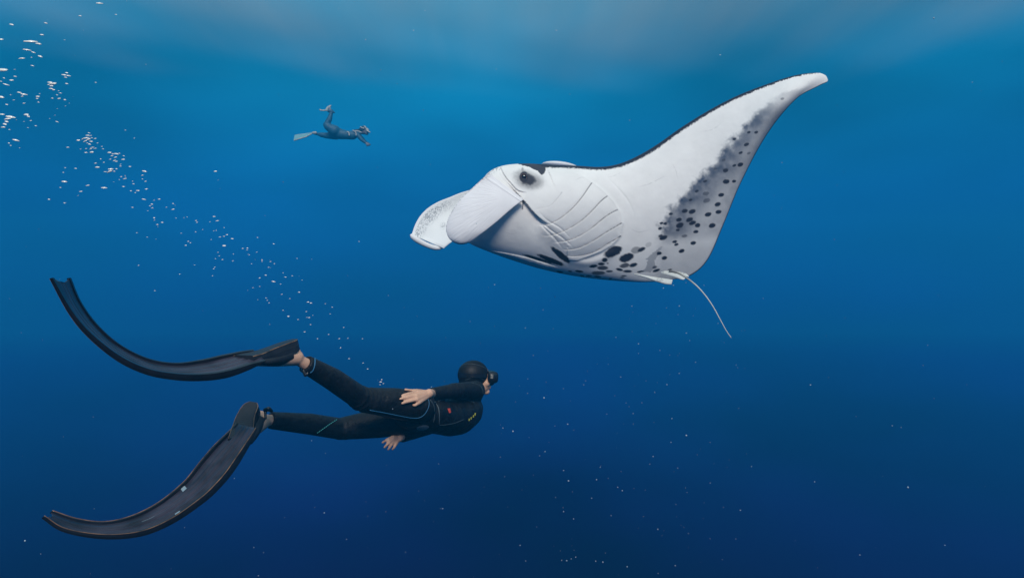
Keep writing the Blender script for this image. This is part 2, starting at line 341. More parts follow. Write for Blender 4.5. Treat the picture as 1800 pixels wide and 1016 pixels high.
def paint(px, py, edge_top, edge_bot, u):
    """pigment of the pale belly side, laid out over the animal"""
    n1 = vn(px, py, 11); n2 = vn(px+300, py+90, 3.2); n3 = vn(px+70, py+500, 40)
    dark = np.zeros(px.shape); grey = np.zeros(px.shape)
    # smoky band along the rear of the wing
    LB = np.array([(1150,430),(1156,410),(1168,371),(1209,330),(1255,279),(1296,228),(1326,197),(1367,166),(1420,148)])
    yb = LB[::-1, 1]; xb = np.interp(py, yb, LB[::-1, 0])
    dd = px - xb + (n1-.45)*26 + (n2-.45)*9
    fadein = sstep(-4, 16, dd); fadeout = 1 - .46*sstep(24, 74, dd + (n3-.45)*40)
    vert = sstep(150, 215, py) * (1 - .75*sstep(405, 432, py + (n1-.45)*20))
    vert = np.maximum(vert, .35*sstep(135, 165, py)*(1 - sstep(405, 440, py)))
    grey = fadein * fadeout * vert * np.where(px > 1145, 1, 0) * (.84 + .5*(n1-.35))
    # lower smoky patch near the pelvic fins
    q = np.array([(1134,455),(1139,458),(1137,463),(1134,471),(1128,479),(1143,478),(1152,468),(1150,459),(1157,447),(1164,433),(1156,437),(1146,446)], float)
    ins = np.zeros(px.shape, bool); j = len(q)-1
    wx = px + (n2-.45)*5; wy = py + (n1-.45)*5
    for i in range(len(q)):
        c = ((q[i,1] > wy) != (q[j,1] > wy)) & (wx < (q[j,0]-q[i,0])*(wy-q[i,1])/(q[j,1]-q[i,1]+1e-9)+q[i,0]); ins ^= c; j = i
    grey = np.maximum(grey, .5*ins)
    # general grey wash at the rear corner of the disc
    grey = np.maximum(grey, .34*sstep(1140, 1230, px)*sstep(370, 460, py))
    big = {(a, b): c for a, b, c in BIG}
    for (a, b) in DOTS:
        x0, y0 = 1040+a/1.9545, 100+b/1.9545; r = big.get((a, b), 5.5)/1.9545
        k = .55 if (a, b) in [(655,145),(393,470),(395,494),(425,385),(540,332),(453,355)] else .97
        aa = R(-14+((a*7+b*13) % 16)-8); ca, sa = math.cos(aa), math.sin(aa); dx, dy = px-x0, py-y0
        e = np.hypot((dx*ca+dy*sa)/(r*(1.15+((a*3+b) % 10)*.03)), (-dx*sa+dy*ca)/(r*(.72+((a+b*5) % 10)*.02))) + (n2-.45)*.22
        dark = np.maximum(dark, k*(1-sstep(.82, 1.18, e)))
    for (x0, y0, a_, b_, ang, k) in BLOBS:
        ca, sa = math.cos(R(ang)), math.sin(R(ang)); dx, dy = px-x0, py-y0
        e = np.hypot((dx*ca+dy*sa)/a_, (-dx*sa+dy*ca)/b_) + (n2-.45)*.28 + (n1-.42)*.35
        sft = .12 + .25/max(b_, 1)
        dark = np.maximum(dark, k*(1-sstep(1-sft, 1+sft, e)))
    # dark leading edge with a ragged fringe
    wdt = np.interp(px, [940, 960, 1010, 1080, 1120, 1200, 1300, 1380, 1425, 1440], [0, 6, 4.8, 6.0, 7.0, 6.0, 4.6, 3.0, 1.6, 0])
    dl = edge_top + (vn(px*1.0, py*1.0, 1.5, 2)-.38)*5.5
    dark = np.maximum(dark, .96*(1-sstep(wdt*.75, wdt*1.05+.35, dl)) * (wdt > .1))
    # thin dark trailing edge
    w2 = np.interp(px, [1190, 1215, 1300, 1440], [0, 1.5, 1.1, .9])
    dark = np.maximum(dark, .93*(1-sstep(w2*.6, w2*1.5, edge_bot)) * (px > 1192))
    # patch behind and above the eye
    capd, cs_, _ = poly_sd(px, py, [(906, 288), (928, 291), (942, 298), (953, 306), (957, 300), (960, 291)])
    inside = (py < np.interp(px, [905, 922, 935, 945, 953, 956, 959, 961], [287, 291.5, 296, 301, 308, 306, 299, 288]) + (n2-.4)*3) & (px > 903) & (px < 961)
    dark = np.maximum(dark, .93*inside)
    # dark blotch and grey surround in the skin round the eye
    dx, dy = px-930, py-315; ca, sa = math.cos(R(14)), math.sin(R(14))
    e = np.hypot((dx*ca+dy*sa)/34, (-dx*sa+dy*ca)/22) + (n2-.4)*.22
    low_ = sstep(-24, -4, (py-315)-.45*(px-930))
    dark = np.maximum(dark, .56*(1-sstep(.50, 1.02, e))*low_)
    e = np.hypot((dx*ca+dy*sa+2)/23, (-dx*sa+dy*ca-1)/15.5) + (n2-.4)*.30
    dark = np.maximum(dark, .93*(1-sstep(.45, 1.05, e))*sstep(-19, -7, (py-315)-.5*(px-930)))
    e = np.hypot((px-921)/10, (py-312)/13) + (n2-.4)*.25; dark = np.maximum(dark, .98*(1-sstep(.65, 1.1, e)))
    e = np.hypot((px-918.5)/2.6, (py-300)/7) + (n2-.4)*.4; dark = np.maximum(dark, .55*(1-sstep(.5, 1.2, e)))
    # throat slits
    for pts, k in SLITS:
        d, s_, a = poly_sd(px, py, pts); dark = np.maximum(dark, k*(.38+.52*(1-a))*(1-sstep(.35, 1.25, d))*sstep(1.0, .8, a))
    # mouth corner
    d, s_, a = poly_sd(px, py, [(919, 352), (909, 358), (902, 364)]); dark = np.maximum(dark, .95*(1-sstep(.6, 1.6, d))*(1-a*.4))
    d, s_, a = poly_sd(px, py, [(920, 353), (919, 361), (918, 368)]); dark = np.maximum(dark, .9*(1-sstep(.5, 1.3, d)))
    # speckled brow at the foot of the head fin
    sp = (vn(px*1.3+py*.8, py*.6-px*.2, 1.2, 2) > .46) & (np.hypot((px-868), (py-297)*1.0) < 13) & (edge_top < 6)
    dark = np.maximum(dark, .5*sp)
    # old scratches and scars
    for pts, k in [([(1120, 330), (1145, 322), (1172, 308)], .22), ([(1180, 285), (1188, 300), (1192, 318)], .18), ([(1105, 400), (1122, 408), (1141, 405)], .2),
                   ([(1230, 232), (1252, 228), (1270, 215)], .18), ([(880, 405), (897, 411), (915, 409)], .15), ([(1065, 312), (1080, 309), (1096, 301)], .15), ([(1010, 318), (1022, 312), (1030, 314)], .15)]:
        d, s_, a = poly_sd(px, py, pts); dark = np.maximum(dark, k*(1-sstep(.3, .9, d))*np.sin(np.pi*np.clip(a, 0.02, .98))*(n2 > .3))
    dark = np.clip(dark*1.04, 0, 1)
    base = np.stack([np.full(px.shape, .84), np.full(px.shape, .82), np.full(px.shape, .79)], -1)
    base = base * (1 - .09*(n3-.4) - .05*(n1-.42) - .035*(n2-.42))[..., None]
    ct = np.array([.070, .090, .135]); base = base*(1-grey[..., None]) + ct*grey[..., None]
    cd = np.array([.022, .022, .034]); return base*(1-dark[..., None]) + cd*dark[..., None]
def relief(px, py, u):
    """bulge towards the viewer in metres"""
    h = np.zeros(px.shape)
    # throat dome with its overlapping gill covers
    d, s_, a = poly_sd(px, py, [(962, 296), (985, 297), (1010, 303), (1040, 319), (1066, 340), (1086, 363), (1094, 388), (1092, 412), (1079, 429), (1058, 442), (1033, 452), (1005, 460), (985, 455), (966, 444), (948, 425), (934, 402), (927, 378), (930, 350), (943, 318), (962, 296)])
    inside = s_ > 0; rear = a < .60
    rad = np.hypot((px-1005)/92, (py-378)/82)
    h += np.where(inside, .020*np.where(rear, np.sqrt(np.clip(d/26, 0, 1)), sstep(0, 40, d)), np.where(rear, -.003*np.exp(-d/9), 0))
    h += .0065*np.exp(-(d/2.0)**2)*sstep(.02, .15, a)*sstep(.62, .5, a)
    for pts, k in SLITS:
        d, s_, a = poly_sd(px, py, pts); w_ = k*sstep(1.0, .8, a)*sstep(0, .06, a)
        up = s_ > 0                        # the cover above each slit overlaps the one below
        h += w_*np.where(up, -.0042*np.exp(-d/10), .0012*np.exp(-d/9))
        h -= w_*.004*np.exp(-(d/.7)**2)
    # folds of the throat
    for pts, k in [([(930, 366), (945, 385), (968, 405), (990, 420), (1010, 438)], .006), ([(938, 376), (955, 400), (975, 420), (990, 440)], .005), ([(946, 372), (962, 388), (985, 402), (1005, 422)], .004)]:
        d, s_, a = poly_sd(px, py, pts); h += k*(s_*np.exp(-d/5)*.6 - np.exp(-(d/1.6)**2))*np.sin(np.pi*np.clip(a, 0, 1))
    # mouth-corner fold
    d, s_, a = poly_sd(px, py, [(920, 352), (929, 362), (936, 371), (950, 385), (966, 396)]); h += np.where(s_ > 0, -.030*np.exp(-d/22), .012*np.exp(-d/10))*sstep(1, .6, a)
    # crease of the brow
    d, s_, a = poly_sd(px, py, [(880, 295), (888, 310), (898, 322), (911, 335), (928, 339)]); h += s_*-.006*np.exp(-d/5)*sstep(1, .8, a) - .003*np.exp(-(d/1.2)**2)*sstep(1, .7, a)
    # eye mound
    e = np.hypot((px-922)/26, (py-314)/18); h += .022*np.exp(-e**2*1.6)
    # crease before the rolled edge along the bottom, with lumps
    d, s_, a = poly_sd(px, py, [(845, 436), (859, 440), (893, 446), (925, 453), (967, 466), (990, 473)])
    low = s_ > 0
    h += np.where(low, .009*np.exp(-((d-6)/6)**2)*(.4+1.4*vn(px, py, 7)), -.004*np.exp(-d/6))*sstep(1.0, .75, a)*sstep(0, .06, a)
    # ridge below the covers, and long faint creases on the wing root
    d, s_, a = poly_sd(px, py, [(1005, 458), (1030, 462), (1052, 458), (1075, 445)]); h += .010*np.exp(-(d/7)**2)
    d, s_, a = poly_sd(px, py, [(1062, 307), (1085, 330), (1105, 355), (1116, 382)]); h -= .0035*np.exp(-(d/1.6)**2)*np.sin(np.pi*np.clip(a, 0, 1))
    # gentle muscle waves
    h += .010*(vn(px, py, 70, 2)-.38) + .0018*(vn(px+40, py, 9, 2)-.38)
    return h
def build_manta():
    root = thing('manta_ray', 'large white-bellied manta ray with dark spots, one wing raised, gliding above the long-finned diver', 'manta ray', P(1080, 400, 4.6))
    g = Geo(); cols = []
    # body and near wing ------------------------------------------------
    NU, NV = 520, 230
    seg = np.hypot(np.diff(RIB[:, 0]), np.diff(RIB[:, 1])) + .5*np.hypot(np.diff(RIB[:, 2]), np.diff(RIB[:, 3]))
    kn = np.r_[0, np.cumsum(seg)]
    uu = np.linspace(0, kn[-1], NU); Rb = catmull(RIB, uu, kn)
    j = np.linspace(0, 1, NV); v = .55*(1-np.cos(np.pi*j))/2 + .45*j
    Tx, Ty, Bx, By, D, T1, T2, SL = [Rb[:, k][:, None] for k in range(8)]
    V = v[None, :]
    X = Tx + (Bx-Tx)*V; Y = Ty + (By-Ty)*V
    Dm = D + .25*SL*(V-.5)
    un = (uu/kn[-1])[:, None]
    # body: full rounded section; wing: aerofoil thicker near its leading edge
    body = sstep(1180, 1060, X)
    prof_b = np.sqrt(np.clip(np.sin(np.pi*np.clip(V, 0, 1)**.82), 0, 1))
    prof_w = 1.6*np.sqrt(V*(1-V)) * (1.25-.75*V)
    prof = prof_b*body + np.clip(prof_w, 0, 2)*(1-body)
    endc = np.sqrt(np.clip(np.sin(np.pi/2*np.clip(un/.035, 0, 1)), 0, 1))
    camber = (.085*np.sin(np.pi*V)*(1-body)) * sstep(1.0, .8, un)
    chord = np.hypot(Bx-Tx, By-Ty); et = V*chord; eb = (1-V)*chord
    fade = np.clip(np.minimum(et, eb)/7, 0, 1)
    Yf = Dm - T1*prof*endc - camber - relief(X, Y, un)*fade
    Yb = Dm + T2*prof*endc - camber
    def grid3(X_, Y_, D_): return np.stack([(X_-900)/F*D_, D_, (508-Y_)/F*D_], -1)
    front = grid3(X, Y, Yf); back = grid3(X, Y, Yb)
    # edge distance along the outline's normal (ribs run oblique to the leading edge)
    def edist(Ex, Ey):
        e = np.stack([Ex[:, 0], Ey[:, 0]], 1); dd = np.full(X.shape, 1e9)
        for k in range(0, NU-1, 2):
            a = e[k]; b = e[min(k+2, NU-1)]; q = b-a; l2 = q@q+1e-9
            i0 = max(0, k-60); i1 = min(NU, k+60)
            xs, ys = X[i0:i1], Y[i0:i1]
            tt = np.clip(((xs-a[0])*q[0]+(ys-a[1])*q[1])/l2, 0, 1)
            dd[i0:i1] = np.minimum(dd[i0:i1], np.hypot(a[0]+tt*q[0]-xs, a[1]+tt*q[1]-ys))
        return dd
    cf = paint(X, Y, edist(Tx, Ty), edist(Bx, By), un)
    cb = np.full(cf.shape, .02); shoulder = np.exp(-(((X-985)/45)**2+((Y-310)/30)**2)**2)[..., None]
    cb = cb*(1-shoulder) + .62*shoulder; cb[..., 2] *= 1.2
    idf = lambda i, k: i*NV+k; off = NU*NV
    def idb(i, k):
        if k == 0: return idf(i, 0)
        if k == NV-1: return idf(i, NV-1)
        return off + i*(NV-2) + k-1
    verts = np.concatenate([front.reshape(-1, 3), back[:, 1:-1].reshape(-1, 3)])
    cc = np.concatenate([cf.reshape(-1, 3), cb[:, 1:-1].reshape(-1, 3)])
    fs = []
    for i in range(NU-1):
        for k in range(NV-1):
            fs.append((idf(i, k), idf(i, k+1), idf(i+1, k+1), idf(i+1, k)))
            fs.append((idb(i, k), idb(i+1, k), idb(i+1, k+1), idb(i, k+1)))
    for i in (0, NU-1):
        for k in range(NV-1):
            q = [idf(i, k), idb(i, k), idb(i, k+1), idf(i, k+1)]
            q2 = list(dict.fromkeys(q))
            if len(q2) > 2: fs.append(tuple(q2 if i == 0 else q2[::-1]))
    g.add(verts, fs); cols.append(cc)
    # a thin shell lofted between two edge curves, with depth lists
    def flap(A, B, dA, dB, thick, bulge, nu, nv, colf, relf=None):
        ta = np.linspace(0, len(A)-1, nu); a = catmull(A, ta); b = catmull(B, np.linspace(0, len(B)-1, nu))
        da = catmull(dA, np.linspace(0, len(dA)-1, nu)); db = catmull(dB, np.linspace(0, len(dB)-1, nu))
        vv = np.linspace(0, 1, nv)[None, :]
        X = a[:, :1]*(1-vv)+b[:, :1]*vv; Y = a[:, 1:2]*(1-vv)+b[:, 1:2]*vv
        U = np.linspace(0, 1, nu)[:, None] + 0*vv
        Dd = da*(1-vv)+db*vv - bulge*np.sin(np.pi*vv)*(.4+.6*np.sin(np.pi*np.clip(U*.9+.05, 0, 1)))
        pr = np.sqrt(np.clip(4*vv*(1-vv), 0, 1))**.6*np.sqrt(np.clip(np.minimum(1, (1-U)*14), 0, 1))
        rl = relf(X, Y, U, vv+0*U) if relf else 0
        Yf = Dd - thick*pr - rl; Yb = Dd + thick*pr
        c = colf(X, Y, U, vv+0*U)
        fr = grid3(X, Y, Yf).reshape(-1, 3); bk = grid3(X, Y, Yb).reshape(-1, 3); n = nu*nv; f = []
        for i in range(nu-1):
            for k in range(nv-1):
                p = (i*nv+k, i*nv+k+1, (i+1)*nv+k+1, (i+1)*nv+k); f.append(p); f.append(tuple(n+x for x in p[::-1]))
        for i in range(nu-1):
            for k in (0, nv-1):
                p = (i*nv+k, (i+1)*nv+k, n+(i+1)*nv+k, n+i*nv+k); f.append(p if k == 0 else p[::-1])
        for k in range(nv-1):
            for i in (0, nu-1):
                p = (i*nv+k, i*nv+k+1, n+i*nv+k+1, n+i*nv+k); f.append(p[::-1] if i == 0 else p)
        g.add(np.concatenate([fr, bk]), f); c = c.reshape(-1, 3)
        cols.append(np.concatenate([c, c*.9]))
    # near head fin: a broad curled paddle
    def c_near(X, Y, U, V_):
        n = vn(X, Y, 2.2, 2); d = np.minimum(V_, 1-V_); base = np.full(X.shape+(3,), .86); base[..., 1] *= .975; base[..., 2] *= .975
        k = .45*(1-sstep(0, .035, V_))*(n > .3) + .40*((U < .14) & (V_ < .06+.1*n) & (vn(X*1.3+Y*.8, Y*.6-X*.2, 1.2, 2) > .44))
        return base*(1-k[..., None]) + .04*k[..., None]
    def r_near(X, Y, U, V_):
        # fine wrinkles fanning from the foot of the fin
        ang = np.arctan2(Y-345, X-895); rr = np.hypot(X-895, Y-345)
        wv = (vn(ang*55+20, rr*.05+7, 1.0, 2)-.38)
        rim = .004*np.exp(-((U-.06)/.012)**2)
        return .0032*wv*sstep(10, 35, rr)*sstep(0, .12, V_)*sstep(1, .86, V_)*sstep(1, .8, U) + rim
    flap([(860, 304), (846, 316), (831, 330), (813, 346), (799, 364), (788, 384), (784, 402), (788, 417), (797, 426), (807, 430)],
         [(921, 351), (912, 357), (900, 366), (885, 379), (870, 392), (855, 404), (842, 414), (832, 422), (823, 427.5), (813, 430)],
         [4.22, 4.20, 4.18, 4.17, 4.17, 4.19], [4.20, 4.165, 4.145, 4.14, 4.16, 4.185], .009, .022, 190, 150, c_near, r_near)
    # far head fin, seen on its inner side, with a rolled pale lip
    def c_far(X, Y, U, V_):
        n = vn(X*1.5+Y*.5, Y*.8-X*.3, 1.25, 2); n1 = vn(X, Y, 8, 2); base = np.full(X.shape+(3,), .84); base[..., 0] *= .98
        k = .62*sstep(.04, .10, V_)*(1-sstep(.16, .38, V_+(n1-.4)*.2))*(n > .40)*sstep(.25, .5, U)
        d = np.hypot((X-779)/7, (Y-397)/9); k = np.maximum(k, .40*(1-sstep(.3, 1, d))*(n > .36))
        return base*(1-k[..., None]) + np.array([.06, .09, .14])*k[..., None]
    flap([(846, 331), (828, 334), (810, 339), (790, 347), (770, 355), (752, 366), (739, 379), (730, 394), (725, 408), (724, 413)],
         [(850, 350), (843, 365), (834, 380), (826, 394), (818, 404), (810, 412), (802, 418), (796, 424), (787, 431), (780, 437)],
         [4.66, 4.66, 4.64, 4.60, 4.56, 4.52], [4.62, 4.60, 4.56, 4.52, 4.50, 4.50], .012, -.05, 150, 110, c_far)
    lip = arc([(722, 412), (727, 418), (740, 426), (753, 432), (766, 436), (778, 436)], 30)
    q = Geo(); q.tube([P(x, y, 4.49+.0008*(x-722)) for x, y in lip], np.interp(np.linspace(0, 1, 30), [0, .08, .25, .8, .95, 1], [.008, .017, .021, .018, .012, .004]), 18)
    g.add(q.v, q.f); cols.append(np.full((len(q.v), 3), .82))
    # far wing: leaves the far flank and sweeps up and away behind the body
    NS, NC = 60, 60
    sec = [  # front px, py, rear px, py, depth front, depth rear, thickness
     (885, 400, 1175, 455, 4.65, 4.75, .16), (905, 425, 1180, 478, 4.85, 4.92, .12), (935, 415, 1185, 470, 5.10, 5.15, .08),
     (985, 380, 1185, 440, 5.40, 5.45, .05), (1045, 345, 1190, 400, 5.75, 5.8, .035), (1100, 330, 1190, 368, 6.05, 6.1, .02), (1140, 330, 1170, 345, 6.25, 6.28, .008)]
    sc_ = catmull(sec, np.linspace(0, len(sec)-1, NS)); fr = []; bk = []; 
    vv = np.linspace(0, 1, NC)
    for s_ in sc_:
        a = P(s_[0], s_[1], s_[4]); b = P(s_[2], s_[3], s_[5]); p = a+(b-a)*vv[:, None]
        nrm = unit(np.cross(b-a, [0.15, 1, .25])); nrm = nrm if nrm[2] > 0 else -nrm
        th = s_[6]*np.sqrt(np.clip(vv*(1-vv)*4, 0, 1))[:, None]
        fr.append(p - nrm*th); bk.append(p + nrm*th)
    fr = np.array(fr).reshape(-1, 3); bk = np.array(bk).reshape(-1, 3); n = NS*NC; f = []
    for i in range(NS-1):
        for k in range(NC-1):
            p = (i*NC+k, i*NC+k+1, (i+1)*NC+k+1, (i+1)*NC+k); f.append(p); f.append(tuple(n+x for x in p[::-1]))
    for k in range(NC-1): f.append((k+1, k, n+k, n+k+1)); f.append(((NS-1)*NC+k, (NS-1)*NC+k+1, n+(NS-1)*NC+k+1, n+(NS-1)*NC+k))
    g.add(np.concatenate([fr, bk]), f)
    cols.append(np.concatenate([np.full((n, 3), .72), np.tile([.02, .02, .024], (n, 1))]))
    # pale shoulder of the far flank showing over the back
    q = Geo(); q.ellipsoid(P(985, 293.5, 4.80), (.150, .03, -.012), (0, .14, 0), (.0, .0, .030)); g.add(q.v, q.f); cols.append(np.full((len(q.v), 3), .74))
    # pelvic fins
    cw = lambda X, Y, U, V_: np.where((sstep(.0, .25, U)*1.0)[..., None] > 2, .1, np.array([.60, .61, .58])*(1-.25*(vn(X, Y, 5, 2) > .52)[..., None]))
    flap([(1116, 481), (1135, 484), (1158, 488), (1176, 490.5), (1182.5, 491.5)], [(1112, 481.5), (1130, 487), (1150, 494), (1168, 499.5), (1180.5, 500.5)],
         [4.42, 4.36, 4.33, 4.31], [4.42, 4.35, 4.31, 4.29], .006, .01, 50, 16, cw)
    flap([(1168, 476), (1180, 476.5), (1192, 481), (1203, 488), (1204.5, 489.5)], [(1160, 479), (1170, 483), (1184, 488), (1196, 491.5), (1202, 491.8)],
         [4.42, 4.37, 4.34, 4.33], [4.42, 4.36, 4.33, 4.31], .006, .01, 50, 16, cw)
    flap([(1186, 478), (1196, 478), (1206, 481), (1211, 485)], [(1184, 480), (1192, 484), (1202, 487), (1210, 487)], [4.44, 4.40, 4.38], [4.44, 4.40, 4.37], .006, .004, 40, 12, cw)
    # tail
    tl = arc([(1176, 476), (1188, 479), (1200, 485), (1213, 493), (1227, 505), (1241, 521), (1254, 540), (1265, 560), (1276, 580), (1285.5, 594)], 70)
    q = Geo(); q.tube([P(x, y, 4.36-.12*i/70) for i, (x, y) in enumerate(tl)], np.interp(np.linspace(0, 1, 70), [0, .2, .5, 1], [.0066, .0060, .0042, .0022]), 12)
    g.add(q.v, q.f); tt = np.repeat(np.linspace(0, 1, 70), 12)[:, None]
    cols.append((np.array([.16, .15, .14])*(1-sstep(.1, .35, tt)) + np.array([.60, .62, .55])*sstep(.1, .35, tt)))
    o = put('body', g.v, g.f, M['manta'], root, True, np.concatenate(cols))
    bm = bmesh.new(); bm.from_mesh(o.data); bmesh.ops.recalc_face_normals(bm, faces=bm.faces); bm.to_mesh(o.data); bm.free()
    # eye, set into its mound by a ray through the head
    bv = BVHTree.FromPolygons([Vector(x) for x in verts[:off]], [x for x in fs if max(x) < off])
    d = PV(921, 312, 1).normalized(); h = bv.ray_cast(Vector((0, 0, 0)), d)[0]
    e = Geo(); c = np.array(h); e.ellipsoid(c + np.array(d)*.014, (.024, 0, 0), (0, .021, 0), (0, 0, .027)); eye = e.put('eye', M['eye'], root)
    e = Geo(); th = np.linspace(0, 2*np.pi, 25); ring = [c + np.array(d)*.003 + np.array([.020*math.cos(a), -.005, .025*math.sin(a)]) for a in th]
    e.tube(ring, .0028, 8, flat=(0, 1, 0)); e.put('eyelid', M['eye_lid'], eye)
    return bv
manta_bv = build_manta()

# ------------------------------------------------------------------ the near diver
def fin_build(root, inner, outer, d_in, d_out, stickers_glints, label_rim=None, tipcut=True):
    """long blade between its two edge curves (pixel outlines at true distance)"""
    ns, ntt = 90, 29
    a2 = arc(inner, ns); b2 = arc(outer, ns)
    s = np.linspace(0, 1, ns)
    da = catmull(d_in, s*(len(d_in)-1))[:, 0]; db = catmull(d_out, s*(len(d_out)-1))[:, 0]
    A = np.array([P(*a2[i], da[i]) for i in range(ns)]); B = np.array([P(*b2[i], db[i]) for i in range(ns)])
    tg = np.gradient((A+B)/2, axis=0); nr = np.array([unit(np.cross(B[i]-A[i], tg[i])) for i in range(ns)])
    if np.mean(nr[:, 1]) > 0: nr = -nr     # normal faces the camera side
    tt = np.linspace(-1, 1, ntt)
    prof = .0130*np.exp(-((tt)/.075)**2) + .009*np.exp(-((np.abs(tt)-.40)/.07)**2) + .004*(np.abs(tt) > .5)*0 - .006*np.clip(1-np.abs(tt), 0, 1)
    rings = []
    for i in range(ns):
        taper = 1 - .45*s[i]
        mid = A[i][None, :]*(1-(tt[:, None]+1)/2) + B[i][None, :]*(tt[:, None]+1)/2
        # the free end has a shallow notch in the middle
        mid = mid + unit(tg[i])*(-.022*math.exp(-((1-s[i])/.02))*(1-np.abs(tt))[:, None])
        up = mid + nr[i]*(prof*taper*(1 if s[i] > .03 else .3))[:, None]
        dn = mid - nr[i]*(.0022)
        rings.append(np.concatenate([up, dn[::-1]]))
    g = Geo(); g.loft(rings); blade = g.put('blade', M['blade'], root)
    for E, O, nm in ((A, B, 'rail'), (B, A, 'rail')):
        g = Geo(); rg = []
        for i in range(ns):
            wv = unit(O[i]-E[i]); hgt = np.interp(s[i], [0, .06, .15, .6, 1], [.003, .011, .015, .010, .005]); wd = .0075
            c = E[i]
            rg.append([c - wv*wd - nr[i]*hgt, c - wv*wd*1.2, c - wv*wd + nr[i]*hgt*.9, c + wv*wd + nr[i]*hgt*.9, c + wv*wd*1.2, c + wv*wd - nr[i]*hgt])
        g.loft(rg); g.put(nm, M['rail'], root, smooth=False)
        g = Geo(); ok = [i for i in range(ns)]
        g.tube([E[i] + nr[i]*np.interp(s[i], [0, .06, .15, .6, 1], [.003, .011, .015, .010, .005])*.93 - unit(O[i]-E[i])*.003 for i in ok], .0017, 6); g.put('rim', M['rim'], root)
    for (s0, s1, t0, t1) in stickers_glints:      # pale patches on the blade: worn print, and gloss streaks painted as colour
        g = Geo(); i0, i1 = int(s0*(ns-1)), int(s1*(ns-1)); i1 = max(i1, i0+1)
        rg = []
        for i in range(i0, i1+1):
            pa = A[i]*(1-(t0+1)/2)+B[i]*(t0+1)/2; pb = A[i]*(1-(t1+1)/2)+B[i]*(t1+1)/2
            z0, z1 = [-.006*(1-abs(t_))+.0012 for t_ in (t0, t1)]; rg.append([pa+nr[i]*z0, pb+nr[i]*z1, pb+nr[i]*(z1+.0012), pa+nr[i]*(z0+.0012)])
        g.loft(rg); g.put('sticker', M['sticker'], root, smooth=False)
    return A, B, nr

